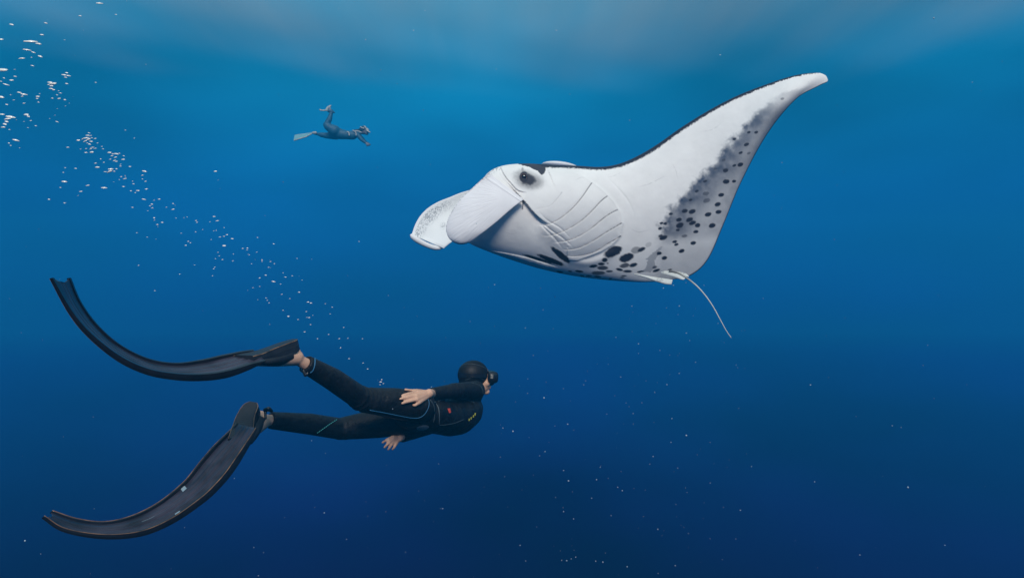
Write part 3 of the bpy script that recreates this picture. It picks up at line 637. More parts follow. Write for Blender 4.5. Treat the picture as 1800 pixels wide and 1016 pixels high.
def near_diver():
    root = thing('person', 'diver in black wetsuit and hood swimming below the manta ray with very long fins', 'person', P(742, 727, 3.48))
    # ---- skeleton, (pixel, distance)
    J = dict(
     pelvis=P(736, 726, 3.44), waist=P(772, 731, 3.60), chest=P(801, 729, 3.78), upper=P(817, 710, 3.92), neck=P(831, 692, 4.00), head=P(836.5, 662.5, 4.02),
     hipA=P(738, 714, 3.34), kneeA=P(637, 702, 3.10), calfA=P(586, 667, 2.95), ankA=P(527, 634, 2.80),
     hipB=P(724, 735, 3.50), kneeB=P(598, 753.5, 3.36), calfB=P(545, 745, 3.22), ankB=P(470, 738, 3.04),
     shA=P(836, 686, 3.80), elA=P(800, 687, 3.60), wrA=P(757, 692, 3.40),
     shB=P(792, 736, 4.02), elB=P(750, 752, 3.72), wrB=P(705, 767.5, 3.48))
    ax = unit(J['upper'] - J['pelvis']); lat = unit(np.array([.80, -.60, .12])); lat = unit(lat - ax*np.dot(lat, ax))
    hf = unit([.93, .34, -.06]); hu = unit(np.array([-.02, 0, 1.0])); hl = unit(np.cross(hf, hu)); hu = np.cross(hl, hf)
    hc = J['head']
    def trunk(g, e):
        cs = [J['pelvis'] - ax*.10, J['pelvis'], J['waist'], J['chest'], J['upper'], J['neck']]
        cs = arc(cs, 12)
        g.ellloft(cs, [lat]*12, np.array([.10, .135, .150, .148, .140, .142, .150, .160, .165, .150, .11, .06])*.92+e,
                  np.array([.07, .092, .098, .099, .100, .106, .115, .119, .113, .097, .075, .055])+e)
    def limbs(g, e):
        g.chain([J['hipA'], J['hipA']*.5+J['kneeA']*.5, J['kneeA']], [.082+e, .073+e, .055+e])
        g.chain([J['kneeA'], J['calfA'], J['ankA']], [.052+e, .048+e, .031+e])
        g.chain([J['hipB'], J['hipB']*.5+J['kneeB']*.5, J['kneeB']], [.082+e, .074+e, .054+e])
        g.chain([J['kneeB'], J['calfB'], J['ankB']], [.052+e, .049+e, .033+e])
        g.chain([J['shA'], J['elA'], J['wrA']], [.053+e, .039+e, .025+e])
        g.chain([J['upper'], J['shA']], [.08+e, .054+e])
        g.chain([J['shB'], J['elB'], J['wrB']], [.050+e, .039+e, .026+e]); g.chain([J['upper'], J['shB']], [.08+e, .05+e])
    H = lambda f, l, u: hc + hf*f + hl*l + hu*u
    # ---- wetsuit over it (stops at wrists, ankles, neck)
    g = Geo(); trunk(g, .004)
    e = .004
    cut = lambda a, b, k: a + (b-a)*k
    g.chain([J['hipA'], J['hipA']*.5+J['kneeA']*.5, J['kneeA']], [.084+e, .076+e, .056+e])
    cA = cut(J['calfA'], J['ankA'], .84); g.chain([J['kneeA'], J['calfA']], [.055+e, .050+e])
    cB = cut(J['calfB'], J['ankB'], .93); g.chain([J['hipB'], J['hipB']*.5+J['kneeB']*.5, J['kneeB']], [.084+e, .077+e, .056+e]); g.chain([J['kneeB'], J['calfB']], [.054+e, .051+e])
    def sleeve(a, b, ra, rb):               # cone with a flat cut end: a cuff
        t_ = unit(b-a); p_ = unit(np.cross(t_, [.2, .1, 1])); q_ = np.cross(t_, p_); th = np.arange(28)/28*2*np.pi
        circ = np.cos(th)[:, None]*p_ + np.sin(th)[:, None]*q_
        g.loft([a + ra*circ, a*.5+b*.5 + (ra+rb)/2*circ, b + rb*circ])
    sleeve(J['calfA'], cA, .050+e, .0375+e); sleeve(J['calfB'], cB, .051+e, .0385+e)
    g.chain([J['upper'], J['shA'], J['elA']], [.08+e, .056+e, .041+e]); sleeve(J['elA'], cut(J['elA'], J['wrA'], .97), .041+e, .0285+e)
    g.chain([J['upper'], J['shB'], J['elB']], [.08+e, .05+e, .040+e]); sleeve(J['elB'], cut(J['elB'], J['wrB'], .97), .040+e, .030+e)
    g.capsule(J['upper'], .07, J['neck'], .062)
    # seat
    g.ellipsoid(P(716, 712, 3.40), ax*.11, lat*.08, np.cross(ax, lat)*.085)
    # folds behind the knee, at the hip and across the waist
    def fold(c, axis, r, tilt, th_=.005):
        axis = unit(np.asarray(axis)+tilt); p_ = unit(np.cross(axis, [0, .2, 1])); q_ = np.cross(axis, p_)
        g.tube([c + r*(math.cos(a)*p_+math.sin(a)*q_) for a in np.linspace(0, 2*np.pi, 33)], th_, 8, cap=False, flat=axis)
    ta = unit(J['kneeA']-J['hipA'])
    for k, (q_, r_) in enumerate([(.78, .0655), (.84, .0635), (.90, .0620), (.97, .0605)]): fold(cut(J['hipA'], J['kneeA'], q_), ta, r_, np.array([.12*k-.1, 0, .25-.1*k]), .0062)
    for k, (q_, r_) in enumerate([(.05, .060), (.16, .0575)]): fold(cut(J['kneeA'], J['calfA'], q_), unit(J['calfA']-J['kneeA']), r_, np.array([.2, .1*k, -.15]), .0055)
    for k, (q_, r_) in enumerate([(.88, .0450), (.98, .0440), (1.08, .043)]): fold(cut(J['shA'], J['elA'], q_), unit(J['elA']-J['shA']), r_, np.array([.1*k, .1, .2-.15*k]), .0050)
    for k, q_ in enumerate([.15, .34]):
        t_ = unit(J['waist']-J['pelvis']); fold(cut(J['pelvis'], J['waist'], q_+.3), t_, .1005, np.array([.15*k, 0, .1]), .0050)
    for k, q_ in enumerate([.80, .93]): fold(cut(J['hipB'], J['kneeB'], q_), unit(J['kneeB']-J['hipB']), .0655-.004*k, np.array([.1, 0, .1*k]), .004)
    suit = g.fused('wetsuit', M['suit'], root, voxel=.0050, smooth=3, fac=.5)
    bv = BVHTree.FromPolygons([v.co + Vector(root.location) for v in suit.data.vertices], [tuple(p.vertices) for p in suit.data.polygons])
    def cloth_y(px, py):
        h = bv.ray_cast(Vector((0, 0, 0)), PV(px, py, 1).normalized())[0]
        return h.y if h else 3.4
    g = Geo(); trunk(g, -.008); limbs(g, -.006)
    # neck and head with a face
    g.capsule(J['upper'], .06, hc - hu*.06, .055)
    g.ellipsoid(H(-.005, 0, .012), hf*.092, hl*.072, hu*.088)
    g.ellipsoid(H(.040, 0, -.045), hf*.058, hl*.054, hu*.064)          # jaw
    g.ellipsoid(H(.076, 0, -.096), hf*.024, hl*.026, hu*.020)          # chin
    g.capsule(H(.088, 0, .012), .009, H(.108, 0, -.030), .013)         # nose
    g.ellipsoid(H(.096, 0, -.058), hf*.012, hl*.024, hu*.008); g.ellipsoid(H(.094, 0, -.070), hf*.012, hl*.021, hu*.008)  # lips
    for s_ in (-1, 1):
        g.ellipsoid(H(.080, s_*.031, .002), hf*.014, hl*.015, hu*.012) # closed in by the mask: eyes
        g.ellipsoid(H(.082, s_*.030, .022), hf*.012, hl*.024, hu*.008) # brows
        g.ellipsoid(H(-.012, s_*.066, -.010), hf*.018, hl*.008, hu*.028) # ears under the hood
        g.ellipsoid(H(.062, s_*.038, -.035), hf*.025, hl*.022, hu*.025) # cheeks
    # feet inside the fin pockets
    def foot(ank, heel, toe, up):
        g.chain([ank, heel], [.034, .030]); g.chain([ank, (ank+toe)/2, toe], [.036, .033, .024]); g.chain([heel, (heel+toe)/2, toe], [.030, .028, .022])
    foot(P(520, 629, 2.79), P(513, 614, 2.78), P(450, 634, 2.62), None)
    foot(P(463, 741, 3.03), P(457, 732, 3.05), P(431, 768, 2.90), None)
    # hands
    def hand(wr, palm_pts, fingers, wrad):
        g.chain([wr] + palm_pts[:1], [wrad, wrad*.95])
        for a, b in palm_pts[1:]: g.capsule(a, .0135, b, .0125)
        for f_ in fingers: g.chain(f_, list(np.linspace(.0092, .0068, len(f_))))
    hd = lambda px, py, lift: P(px, py, cloth_y(px, py) - lift)
    w0 = P(754, 691.5, min(3.385, cloth_y(752, 692) - .012))
    kn = [hd(733, 689.5, .020), hd(731, 695.5, .026), hd(732, 702, .026), hd(736, 707.5, .022)]
    hand(P(758, 692, 3.40), [w0] + [(w0 + (np.array([0, 0, .008]) if i == 0 else (np.array([0, 0, -.010]) if i == 3 else 0)), k) for i, k in enumerate(kn)],
        [[P(746, 687.5, 3.375), hd(733, 685.8, .024), hd(722, 686, .020), hd(712.5, 684.5, .016)],
         [kn[0], hd(721, 691.3, .020), hd(713, 693, .016), hd(707, 695, .012)],
         [kn[1], hd(719, 697.7, .020), hd(710, 699.7, .016), hd(703.5, 701, .012)],
         [kn[2], hd(721, 704.7, .020), hd(713, 707, .016), hd(707, 708.6, .012)],
         [kn[3], hd(731, 711.5, .016), hd(728, 712.5, .012), hd(726.5, 711.5, .006)]], .0265)
    e_ = 3.40
    kb = [P(690, 768.5, e_), P(688.5, 772.5, e_-.005), P(690, 777, e_), P(695, 780, e_+.01)]
    wb = P(701.5, 769.5, e_+.05)
    hand(J['wrB'], [wb] + [(wb, k) for k in kb],
        [[kb[0], P(683, 771, e_-.02), P(678, 774, e_-.025), P(672.5, 777.5, e_-.02)], [kb[1], P(683.5, 777.5, e_-.03), P(680, 781.5, e_-.035), P(676, 786, e_-.03)],
         [kb[2], P(687.5, 782, e_-.02), P(685, 786, e_-.02), P(682.5, 789.5, e_-.015)], [kb[3], P(694, 784, e_), P(692, 787, e_), P(690, 789.5, e_+.005)],
         [P(699, 773, e_+.05), P(698, 778, e_+.06), P(697, 781, e_+.06), P(695, 783, e_+.06)]], .025)
    g.fused('body', M['skin'], root, voxel=.0048, smooth=3)
    # ---- hood
    g = Geo(); g.ellipsoid(H(-.020, 0, .016), hf*.104, hl*.083, hu*.094); g.ellipsoid(H(-.030, 0, -.04), hf*.084, hl*.075, hu*.080)
    g.ellipsoid(H(.018, 0, -.062), hf*.050, hl*.062, hu*.045)
    g.capsule(H(-.02, 0, -.07), .066, J['neck'], .066)
    hood = g.fused('hood', M['hood'], root, voxel=.0055, smooth=4)
    # ---- mask
    mk = Geo()
    n = 32; th = np.arange(n)/n*2*np.pi
    sup = lambda c, s_: np.sign(np.cos(c))*abs(np.cos(c))**s_
    def ringm(f, rl, ru): return np.array([H(f, rl*np.sign(math.cos(a))*abs(math.cos(a))**.6, .004+ru*np.sign(math.sin(a))*abs(math.sin(a))**.6) for a in th])
    mk.loft([ringm(.066, .070, .036), ringm(.080, .077, .042), ringm(.100, .079, .043), ringm(.122, .077, .040), ringm(.130, .073, .036)])
    mask = mk.put('diving_mask', M['mask'], root)
    nb = Geo(); nb.ellipsoid(H(.106, 0, -.030), hf*.026, hl*.020, hu*.026); nb.put('nose_pocket', M['mask'], mask)
    for s_ in (-1, 1):
        q = Geo(); cc = [H(.1302, s_*.037 + .030*np.sign(math.cos(a))*abs(math.cos(a))**.7, .006+.026*np.sign(math.sin(a))*abs(math.sin(a))**.7) for a in th]
        q.loft([np.array(cc), np.array(cc)+hf*.003]); q.put('lens', M['lens'], mask)
        q = Geo(); q.box(H(.082, s_*.084, .014), hf*.008, hl*.004, hu*.012); q.put('buckle', M['buckle'], mask, smooth=False)
    q = Geo(); rings = []
    for a in np.linspace(R(52), R(308), 40):
        c_ = H(-.016+.103*math.cos(a), .087*math.sin(a), .018); o_ = unit(hf*math.cos(a)/.103 + hl*math.sin(a)/.087)
        rings.append([c_-o_*.002-hu*.013, c_+o_*.003-hu*.013, c_+o_*.003+hu*.013, c_-o_*.002+hu*.013])
    q.loft(rings); q.put('strap', M['mask'], mask, smooth=False)
    bh = BVHTree.FromPolygons([v.co + Vector(root.location) for v in hood.data.vertices], [tuple(p.vertices) for p in hood.data.polygons])
    for pts in ([(808, 646), (816, 640.5), (828, 639.5), (842, 642), (853, 647), (858, 652)], [(818, 668), (830, 664), (842, 664), (852, 668)]):
        run = []
        for x, y in arc(pts, 40):
            h = bh.ray_cast(Vector((0, 0, 0)), PV(x, y, 1).normalized())
            if h[0] is not None: run.append(np.array(h[0] + (h[1] if h[1].y < 0 else -h[1])*.0008))
        if len(run) > 3:
            q = Geo(); q.tube(run, .0013, 6); q.put('seam', M['greyseam'], hood)
    # ---- details laid on the cloth where sight lines through the photograph meet it
    dgm = suit.data; off = Vector(root.location)
    bv = BVHTree.FromPolygons([v.co + off for v in dgm.vertices], [tuple(p.vertices) for p in dgm.polygons])
    def on(px, py, lift=.001):
        d = PV(px, py, 1).normalized(); h = bv.ray_cast(Vector((0, 0, 0)), d)
        if h[0] is None: return None
        nrm = h[1] if h[1].dot(d) < 0 else -h[1]
        return np.array(h[0] + nrm*lift)
    def seam(name, pts, r, mat, n=60, dash=None):
        q = Geo(); run = []
        pp = [on(x, y) for x, y in arc(pts, n)]
        if dash:
            for i in range(0, n-dash[0], dash[0]+dash[1]):
                s_ = [p for p in pp[i:i+dash[0]+1] if p is not None]
                if len(s_) > 1: q.tube(s_, r, 6)
        else:
            s_ = [p for p in pp if p is not None]
            if len(s_) > 2: q.tube(s_, r, 6)
        if q.v: return q.put(name, mat, suit)
    seam('seam', [(650, 720.5), (675, 725), (700, 730), (722, 734), (736, 734), (746, 728), (753, 716), (754, 706), (752, 701)], .0017, M['blue'])
    seam('seam', [(592, 737.5), (580, 745), (570, 752), (557, 761)], .0020, M['teal'], 60, (3, 2))
    seam('seam', [(764, 706), (770, 716), (772, 728), (772, 745)], .0030, M['greyseam'])
    seam('seam', [(756, 703), (762, 712), (764, 728), (762, 742)], .0022, M['greyseam'])
    seam('seam', [(770, 705), (783, 701), (795, 701.5), (815, 701), (825, 704), (834, 708)], .0016, M['greyseam'])
    seam('seam', [(772, 747), (785, 746), (800, 743), (815, 737)], .0012, M['greyseam'])
    seam('seam', [(829, 673), (842, 677), (848, 684), (849, 692)], .0016, M['greyseam'])
    seam('seam', [(545.5, 655), (550, 651), (553, 642), (553.5, 632), (553, 627)], .0026, M['blue'])
    def patch(name, pts, mat, lift=.0015):   # a printed shape draped on the cloth
        c = np.mean(pts, 0); nn = len(pts); rings = []
        V_ = []; F_ = []
        ks = [0.02, .35, .7, 1]
        for k in ks:
            for p in pts:
                h = on(*(c+(np.asarray(p)-c)*k), lift)
                if h is None: h = on(*c, lift)
                V_.append(h)
        for i in range(len(ks)-1):
            for j in range(nn): F_.append((i*nn+j, i*nn+(j+1) % nn, (i+1)*nn+(j+1) % nn, (i+1)*nn+j))
        F_.append(tuple(range(nn)))
        if all(v is not None for v in V_): return put(name, V_, F_, mat, suit, False)
    an = np.arange(28)/28*2*np.pi
    ell = lambda cx, cy, a_, b_, t_: [(cx+a_*math.cos(q)*math.cos(t_)-b_*math.sin(q)*math.sin(t_), cy+a_*math.cos(q)*math.sin(t_)+b_*math.sin(q)*math.cos(t_)) for q in an]
    patch('logo', ell(743, 751.3, 11, 4.4, R(-8)), M['logo'])
    lg = M['greyseam']
    seam('logo', [(736, 753), (741, 750), (746, 748.5), (751, 748)], .0016, lg)
    patch('label', [(786.2, 718), (791, 717.5), (792.5, 725), (789, 726), (788, 722.5)], M['red'])
    for k, (x, y) in enumerate([(824.5, 737.5), (828, 735), (832, 731.5), (835, 728)]):
        patch('chest_print', [(x-1, y-2), (x+1.4, y-2.2), (x+.6, y), (x+1, y+1.6), (x-1.2, y+2)], M['yellow'])
    # weight and clip of the ankle cord
    q = Geo(); q.chain([P(533, 652, 2.80), P(537, 659, 2.79), P(541, 656, 2.79)], [.007, .009, .006]); q.chain([P(531, 649, 2.82), P(534, 651, 2.8)], [.006, .007])
    q.fused('ankle_clip', M['mask'], root, voxel=.003, smooth=2)
    q = Geo(); q.chain([P(466, 720, 3.0), P(472, 718.5, 2.99), P(477, 722, 3.0)], [.010, .012, .009]); q.chain([P(466, 722, 3.0), P(467, 735, 2.97)], [.007, .007])
    q.fused('ankle_strap', M['mask'], root, voxel=.004, smooth=2)
    # ---- fins
    def emptyp(name, lab=None):
        e_ = bpy.data.objects.new(name, None); C.objects.link(e_); e_.parent = root
        if lab: e_['label'] = lab
        return e_
    finA = emptyp('fin', 'upper long fin'); finB = emptyp('fin', 'lower long fin')
    innerA = [(446, 616), (404, 627), (355, 638), (306, 643), (257, 634), (208, 609), (168, 573), (139, 532), (121, 489)]
    outerA = [(466, 634), (404, 656), (355, 663), (306, 661.5), (257, 652), (208, 629), (158, 589), (124, 548), (91, 489)]
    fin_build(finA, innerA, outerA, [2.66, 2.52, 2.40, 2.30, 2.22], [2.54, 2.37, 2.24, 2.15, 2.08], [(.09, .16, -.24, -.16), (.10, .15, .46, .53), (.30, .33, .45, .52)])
    innerB = [(417, 744), (404, 761), (380, 786), (355, 815), (326, 850), (281, 886), (232, 910), (183, 920), (134, 914), (90, 899)]
    outerB = [(450, 752), (434, 781), (404, 827), (380, 855), (355, 878), (306, 912), (257, 934), (208, 942), (158, 940), (109, 929), (76, 908)]
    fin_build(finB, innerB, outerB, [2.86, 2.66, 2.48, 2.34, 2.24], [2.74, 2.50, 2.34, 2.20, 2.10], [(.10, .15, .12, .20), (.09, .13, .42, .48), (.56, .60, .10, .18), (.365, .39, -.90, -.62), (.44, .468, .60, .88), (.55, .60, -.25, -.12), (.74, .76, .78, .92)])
    # foot pockets: boot, sole plate
    def pocket(fin, boot_c, boot_r, sole, sole_w, dwn, sd_, open_=True):
        g = Geo(); cs = arc([P(*c) for c in boot_c], 16); rr = np.interp(np.linspace(0, 1, 16), np.linspace(0, 1, len(boot_r)), [r[0] for r in boot_r]); r2 = np.interp(np.linspace(0, 1, 16), np.linspace(0, 1, len(boot_r)), [r[1] for r in boot_r])
        g.ellloft(cs, [sd_]*16, rr, r2); g.fused('foot_pocket', M['rubber'], fin, voxel=.005, smooth=3)
        # sole plate: long slab with rounded heel
        sc = arc([P(*c) for c in sole], 20); tg = np.gradient(sc, axis=0); rg = []
        for i in range(20):
            t_ = unit(tg[i]); s_ = unit(sd_ - t_*np.dot(sd_, t_)); n_ = np.cross(t_, s_); n_ = n_ if np.dot(n_, dwn) > 0 else -n_
            k = i/19; wd = np.interp(k, [0, .03, .1, .2, 1], [.45, .72, .92, 1, sole_w[1]/sole_w[0]])*sole_w[0]; hh = np.interp(k, [0, .1, .6, 1], [.022, .026, .022, .010])
            rg.append([sc[i]-s_*wd, sc[i]-s_*wd*1.02+n_*hh, sc[i]-s_*wd*.97+n_*hh*2, sc[i]+s_*wd*.97+n_*hh*2, sc[i]+s_*wd*1.02+n_*hh, sc[i]+s_*wd, sc[i]+s_*wd*.82-n_*.004, sc[i]-s_*wd*.82-n_*.004])
        g = Geo(); g.loft(rg); sp = g.put('sole', M['rubber'], fin, smooth=False)
        g = Geo(); g.tube([r_[5]+(r_[6]-r_[5])*.1 for r_ in rg], .0022, 6); g.tube([r_[0]+(r_[7]-r_[0])*.1 for r_ in rg], .0022, 6); g.put('rim', M['rim'], fin)
    sA = unit([.25, -.96, -.07])
    pocket(finA, [(506, 624, 2.76), (488, 629, 2.71), (468, 632, 2.65), (446, 632, 2.58)], [(.044, .036), (.046, .036), (.046, .026), (.040, .014)],
           [(519, 597, 2.80), (500, 603, 2.76), (478, 611, 2.70), (455, 619, 2.64), (428, 626, 2.57)], (.050, .060), np.array([0, 0, -1.0]), sA)
    sB = unit([.74, -.50, -.42])
    pocket(finB, [(455, 737, 3.01), (448, 747, 2.97), (440, 760, 2.91), (428, 776, 2.83)], [(.036, .032), (.040, .034), (.042, .028), (.040, .014)],
           [(445, 707, 2.98), (438, 718, 2.95), (431, 733, 2.91), (427, 750, 2.86), (422, 772, 2.78)], (.042, .050), np.array([.3, .6, -.6]), sB)
near_diver()

# ------------------------------------------------------------------ the far swimmer
def far_swimmer():
    D = 20.0; q = lambda X, Y, dd=0: P(500+X/10, 170+Y/10, D+dd)
    root = thing('person', 'small distant freediver in dark suit with one knee bent and pale fins', 'person', q(930, 640))
    g = Geo()
    g.chain([q(900, 640), q(1010, 665), q(1110, 680), q(1200, 680), q(1270, 655)], [0.195, 0.165, 0.136, 0.147, 0.106])
    g.chain([q(880, 600, -.1), q(760, 530, -.15), q(735, 500, -.15)], [0.183, 0.118, 0.100]); g.chain([q(740, 500, -.15), q(790, 400, -.15), q(825, 290, -.15)], [0.100, 0.088, 0.053])
    g.chain([q(900, 670, .1), q(760, 690, .1), q(650, 675, .1)], [0.171, 0.100, 0.080]); g.chain([q(650, 675, .1), q(580, 660, .1)], [0.078, 0.047])
    g.chain([q(1290, 680, -.1), q(1370, 770, -.1), q(1430, 815, -.1)], [0.077, 0.061, 0.041])
    g.chain([q(1290, 670, .2), q(1370, 740, .3), q(1450, 830, .3)], [0.077, 0.059, 0.041])
    g.chain([q(1270, 655), q(1330, 640)], [0.083, 0.071])
    g.fused('wetsuit', M['far_suit_hazed'], root, voxel=.022, smooth=3)
    g = Geo(); g.chain([q(1340, 640), q(1390, 600)], [.06, .10]); g.ellipsoid(q(1400, 600), (.13, 0, 0), (0, .1, 0), (0, 0, .13)); g.ellipsoid(q(1440, 640), (.07, 0, -.02), (0, .07, 0), (0, 0, .07))
    for ox, dz in ((0, -.1), (25, .3)):
        w_ = q(1430+ox, 815, dz); g.chain([w_, q(1450+ox, 835, dz)], [.035, .04])
        for k, (x, y) in enumerate([(1440, 875), (1460, 872), (1478, 862), (1490, 848), (1478, 828)]): g.chain([q(1450+ox, 835, dz), q((1450+x)/2+ox, (835+y)/2, dz-.02), q(x+ox, y, dz)], [.018, .014, .011])
    g.chain([q(560, 655, .1), q(520, 640, .1)], [.045, .05]); g.chain([q(825, 290, -.15), q(800, 240, -.15)], [.05, .055])
    g.chain([q(900, 645), q(1330, 645)], [.08, .05])
    g.fused('body', M['far_skin'], root, voxel=.014, smooth=2)
    g = Geo(); g.ellipsoid(q(1385, 580), (.13, 0, .02), (0, .13, 0), (0, 0, .115)); g.chain([q(1350, 600), q(1290, 600), q(1220, 595)], [.07, .05, .025]); g.fused('hair', M['far_hair'], root, voxel=.02)
    g = Geo(); g.box(q(1465, 600, -.03), (.035, 0, .0), (0, .09, 0), (-.01, 0, .055)); g.chain([q(1335, 535, -.1), q(1370, 555, -.13), q(1400, 560, -.14)], [.018, .02, .018]); g.put('diving_mask', M['far_strap'], root)
    g = Geo(); g.chain([q(1405, 525, -.12), q(1430, 545, -.12), q(1450, 600, -.12), q(1500, 630, -.12)], [.02, .02, .018, .022]); g.put('snorkel', M['far_strap'], root)
    for pts, r in [([(1100, 622), (1125, 630), (1137, 655), (1138, 690)], .021), ([(1195, 595), (1235, 612), (1255, 640), (1262, 690)], .019), ([(1240, 605), (1300, 610), (1355, 635)], .019), ([(820, 632), (850, 632), (880, 650)], .013)]:
        g = Geo(); g.tube([q(x, y, -.16) for x, y in arc(pts, 12)], r, 8); g.put('strap', M['far_strap'], root)
    def fin(o_pts, lab):
        e_ = bpy.data.objects.new('fin', None); C.objects.link(e_); e_.parent = root
        g = Geo()
        a, b = o_pts
        rg = []
        for (x0, y0, d0), (x1, y1, d1) in zip(a, b):
            p0, p1 = q(x0, y0, d0), q(x1, y1, d1); n_ = np.array([0, -.012, .012]); rg.append([p0-n_, p1-n_, p1+n_, p0+n_])
        g.loft(rg); g.put('blade', M['far_fin'], e_, smooth=False)
        for ed in (a, b):
            g = Geo(); g.tube([q(*p) for p in ed], .02, 6); g.put('rail', M['far_strap'], e_)
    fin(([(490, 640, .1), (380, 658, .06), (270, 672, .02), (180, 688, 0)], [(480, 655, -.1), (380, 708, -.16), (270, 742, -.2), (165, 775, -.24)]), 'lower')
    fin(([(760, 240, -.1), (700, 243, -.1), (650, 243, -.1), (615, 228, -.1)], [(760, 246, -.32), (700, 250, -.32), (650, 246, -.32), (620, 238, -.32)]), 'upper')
    g = Geo(); g.chain([q(745, 230, -.15), q(770, 190, -.15), q(812, 165, -.15)], [.05, .04, .03]); g.chain([q(790, 180, -.15), q(805, 210, -.15)], [.04, .022]); g.fused('foot_pocket', M['far_strap'], root, voxel=.015)
    g = Geo(); g.chain([q(785, 255, -.15), q(830, 262, -.15), q(875, 285, -.15)], [.06, .065, .03]); g.fused('ankle_cuff', M['far_suit_hazed'], root, voxel=.02)
    g = Geo(); g.chain([q(545, 640, .05), q(500, 640, .05)], [.055, .04]); g.fused('foot_pocket', M['far_strap'], root, voxel=.02)
far_swimmer()

# ------------------------------------------------------------------ bubbles and drifting specks
Z6 = [(445,17,9),(358,73,9),(518,67,6),(205,105,8),(52,112,12),(188,158,9),(137,188,21),(172,198,11),(122,225,13),(150,236,9),(98,263,12),(180,254,10),(141,258,5),(145,295,7),(288,180,5),
 (4,178,10),(14,315,25),(66,312,8),(68,343,7),(18,350,7),(52,360,9),(28,379,11),(5,365,6),(298,327,13),(286,336,10),(305,340,9),(293,347,8),(298,375,8),(225,370,12),(238,376,14),(218,380,9),(230,385,9),(228,398,9),
 (240,403,8),(262,407,7),(270,417,7),(255,425,8),(265,442,12),(290,447,8),(310,462,6),(292,475,6),(234,440,6),(87,415,9),(108,423,14),(100,432,10),(107,463,8),(177,420,7),(170,433,10),(166,442,8),(172,458,8),
 (48,425,7),(62,448,6),(30,468,7),(5,436,12),(256,487,5),(245,516,4),(255,545,7),(222,531,4),(118,514,17),(127,521,9),(107,544,6),(138,540,9),(160,563,8),(125,571,4),(10,512,12),(45,524,16),(35,533,17),(58,526,10),
 (30,545,14),(22,556,10),(15,570,12),(42,580,6),(72,628,11),(40,640,7),(48,651,7),(88,661,5),(428,370,7),
 (398,595,7),(392,606,10),(405,607,9),(385,618,10),(410,617,8),(370,622,9),(395,625,12),(350,628,9),(380,632,10),(407,633,8),(425,620,8),(435,640,6),(390,640,8),(400,645,8),(360,667,7),(385,665,8),(412,660,10),(405,667,8),(425,664,8),(384,682,7),(410,681,10),(303,659,7),
 (455,655,7),(460,666,8),(490,683,13),(505,688,8),(520,688,9),(533,686,6),(500,697,10),(516,704,9),(493,712,8),(512,718,12),(520,722,9),(553,697,7),(550,713,8),(538,735,7),(450,711,6),(464,726,6),(427,730,7),(436,748,11),
 (580,745,8),(495,757,13),(490,768,12),(510,766,8),(520,755,8),(470,768,6),(538,743,7),(291,750,5),(283,771,6),(338,753,8),(288,812,10),(270,838,6),(392,829,8),(361,856,8),(349,874,5),(465,840,9),(219,891,7),(289,907,7),
 (558,785,7),(541,790,5),(558,799,9),(533,803,5),(508,813,5),(552,834,8),(560,788,6),(592,810,6),(596,822,7),(585,853,7),(604,861,7),(616,852,10),(645,766,10),(636,784,8),(636,800,6),(650,811,6),(654,845,7),(643,891,9),(592,927,7),
 (688,895,5),(711,890,7),(678,913,9),(670,920,6),(680,929,6),(743,926,4),(660,942,5),(688,972,4),(690,984,5),(702,1003,6),(724,994,6),(560,582,4),(600,618,4)]
Z7 = [(279,209,7),(279,236,8),(248,226,4),(293,277,4),(330,275,5),(345,272,3),(387,289,8),(391,297,5),(190,277,4),(190,288,6),(228,297,5),(205,308,6),(317,348,6),(109,346,6),(157,366,4),(350,386,4),(360,393,5),(338,405,7),
 (472,270,9),(487,290,9),(452,295,5),(470,337,5),(482,335,5),(519,322,4),(418,331,4),(385,342,4),(499,366,6),(518,363,7),(532,355,5),(458,378,4),(557,374,8),(519,407,9),(606,420,5),(628,418,7),(626,427,5),(632,447,5),(637,450,5),(672,437,6),
 (676,368,5),(752,398,5),(490,438,3),(562,446,6),(560,478,4),(496,455,4),(478,468,6),(511,472,6),(475,507,4),(470,515,4),(464,548,4),(648,492,4),(697,473,7),(697,480,5),(737,481,5),(755,491,5),(728,508,5),(714,545,7),(686,558,7),(751,575,9),
 (796,534,5),(807,554,5),(839,548,4),(885,568,3),(861,466,3),(785,587,3),(654,604,5),(686,598,5),(790,635,6),(828,655,3),(871,625,7),(716,652,3),(722,663,3),(730,675,4),(913,671,8),(927,676,6),(795,710,4),(821,738,7),(866,753,5),
 (905,716,4),(908,743,5),(918,744,5),(935,733,3),(925,777,3),(897,811,6),(958,843,3),(1010,823,5),(1060,843,5),(1081,790,3),(1027,695,4),(994,679,3),(1017,727,4),(1066,886,4),(1100,841,3),(1169,843,3),(1106,937,6),(1172,957,4),(1194,985,4),
 (478,58,10),(1153,387,4),(380,497,5),(310,540,5),(193,618,5),(117,499,5),(436,446,0)]
spots = [(x/2.54, y/2.54, r/2.54) for x, y, r in Z6] + [(200+x/2.674, 280+y/2.674, r/2.674) for x, y, r in Z7 if r] + \
        [(669, 671, 2.4), (668, 676, 1.2), (671, 667, 1), (674, 674, .9), (747, 19, 2), (727, 54, 1.6), (978, 54, 1.6), (1266, 97, 2)]
def bubble_mesh(seed):
    r_ = random.Random(seed); bm = bmesh.new(); bmesh.ops.create_icosphere(bm, subdivisions=2, radius=1)
    a, b = r_.uniform(0, 6), r_.uniform(2.5, 3.5)
    for v in bm.verts:
        v.co *= 1 + .10*math.sin(b*v.co.x*2+a) + .08*math.sin(3*v.co.y+a*2)
        if v.co.z < 0: v.co.z *= .55       # flattened underside of a rising bubble
    me = bpy.data.meshes.new('air_bubble'); bm.to_mesh(me); bm.free()
    me.polygons.foreach_set('use_smooth', [True]*len(me.polygons)); me.materials.append(M['bubble']); return me
bms = [bubble_mesh(k) for k in range(5)]
spots.sort(key=lambda s: -s[2]); first = None
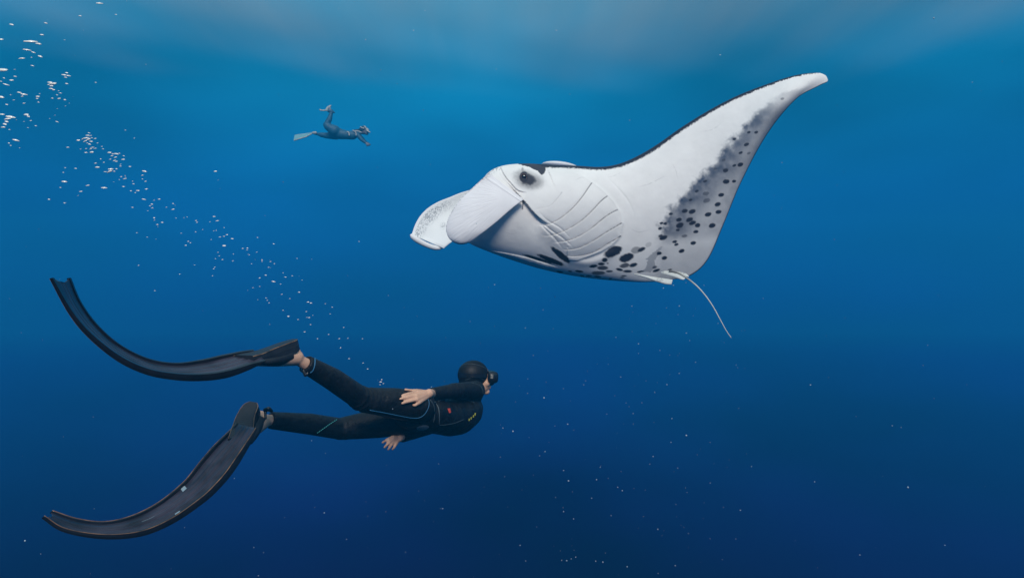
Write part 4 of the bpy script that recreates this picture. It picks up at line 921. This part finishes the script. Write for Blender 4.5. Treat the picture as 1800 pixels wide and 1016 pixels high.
def where(x, y):
    if x > 640 and y > 600: return "just above the diver's thigh"
    if x > 640: return 'floating free above the manta ray'
    if abs(x-379) < 3 and abs(y-302) < 3: return 'alone below the distant freediver'
    if x < 85 and y < 118: return 'in the loose top end of the stream'
    if x < 128 and y < 150: return "in the upper reach of the stream, near the surface glow"
    if x < 60 and y < 270: return 'in the ragged cluster touching the left edge of the photo'
    if x < 135 and y < 270: return 'in the broken column beside the edge cluster'
    if x < 176 and y < 275: return 'in the dense upper knot of the stream'
    if x < 225 and y < 312 and x > 150: return 'in the dense second knot of the stream'
    if x < 178 and y > 275: return 'scattered below and left of the dense knots'
    if x < 300 and y < 400: return 'in the stretch just below the dense knots'
    if x < 420 and y < 520: return 'in the sparse middle of the long trail'
    if y < 500: return 'in the lower middle of the long trail'
    return "at the trail's faint end above the diver's ankle"
SZ = {'big': 'large silvery air bubble', 'mid': 'small flattened air bubble', 'tiny': 'pinpoint pale air bubble'}
for k, (x, y, r) in enumerate(spots[:296]):
    d = float(np.interp(x, [0, 600], [2.0, 3.6])) + random.uniform(-.15, .15)
    if x > 600: d = 3.7
    o = bpy.data.objects.new('air_bubble', bms[k % 5]) if first is None else first.copy()
    if first is None: first = o
    o.data = bms[k % 5]; C.objects.link(o)
    hw = max(r*(.9 if r > 3.5 else .72)*random.uniform(.75, 1.3), 1.2)/F*d
    o.location = P(x, y, d); o.scale = (hw*random.uniform(.9, 1.3), hw*.55, hw*random.uniform(.26, .42))
    o.rotation_euler = (random.uniform(.35, .7), random.uniform(-.25, .25)+(.12 if x < 130 else 0), random.uniform(-.5, .5))
    kd = 'big' if r >= 4 else ('mid' if r > 1.9 else 'tiny')
    tag(o, SZ[kd] + ' ' + where(x, y), 'air bubble', 'air bubbles rising from the diver')

def specks():
    ico = bmesh.new(); bmesh.ops.create_icosphere(ico, subdivisions=1, radius=1); iv = [tuple(v.co) for v in ico.verts]; fi = [tuple(v.index for v in f.verts) for f in ico.faces]; ico.free()
    g = Geo(); r_ = random.Random(5)
    for k in range(430):
        d = r_.uniform(1.3, 9)**1.0; x = r_.uniform(-200, 2000); y = r_.uniform(-60, 1080)
        if r_.random() < .45: x = r_.gauss(1050, 170); y = r_.uniform(500, 1030)
        px = r_.choice([.30, .38, .48, .62, .9])*(1 if r_.random() < .93 else 1.5)
        s_ = px/F*d; c = P(x, y, d); sx, sz = s_*r_.uniform(.7, 1.3), s_*r_.uniform(.7, 1.3)
        g.add([(c[0]+a*sx, c[1]+b*s_, c[2]+e*sz) for a, b, e in iv], fi)
    o = g.put('marine_snow', M['snow']); o['kind'] = 'stuff'
specks()
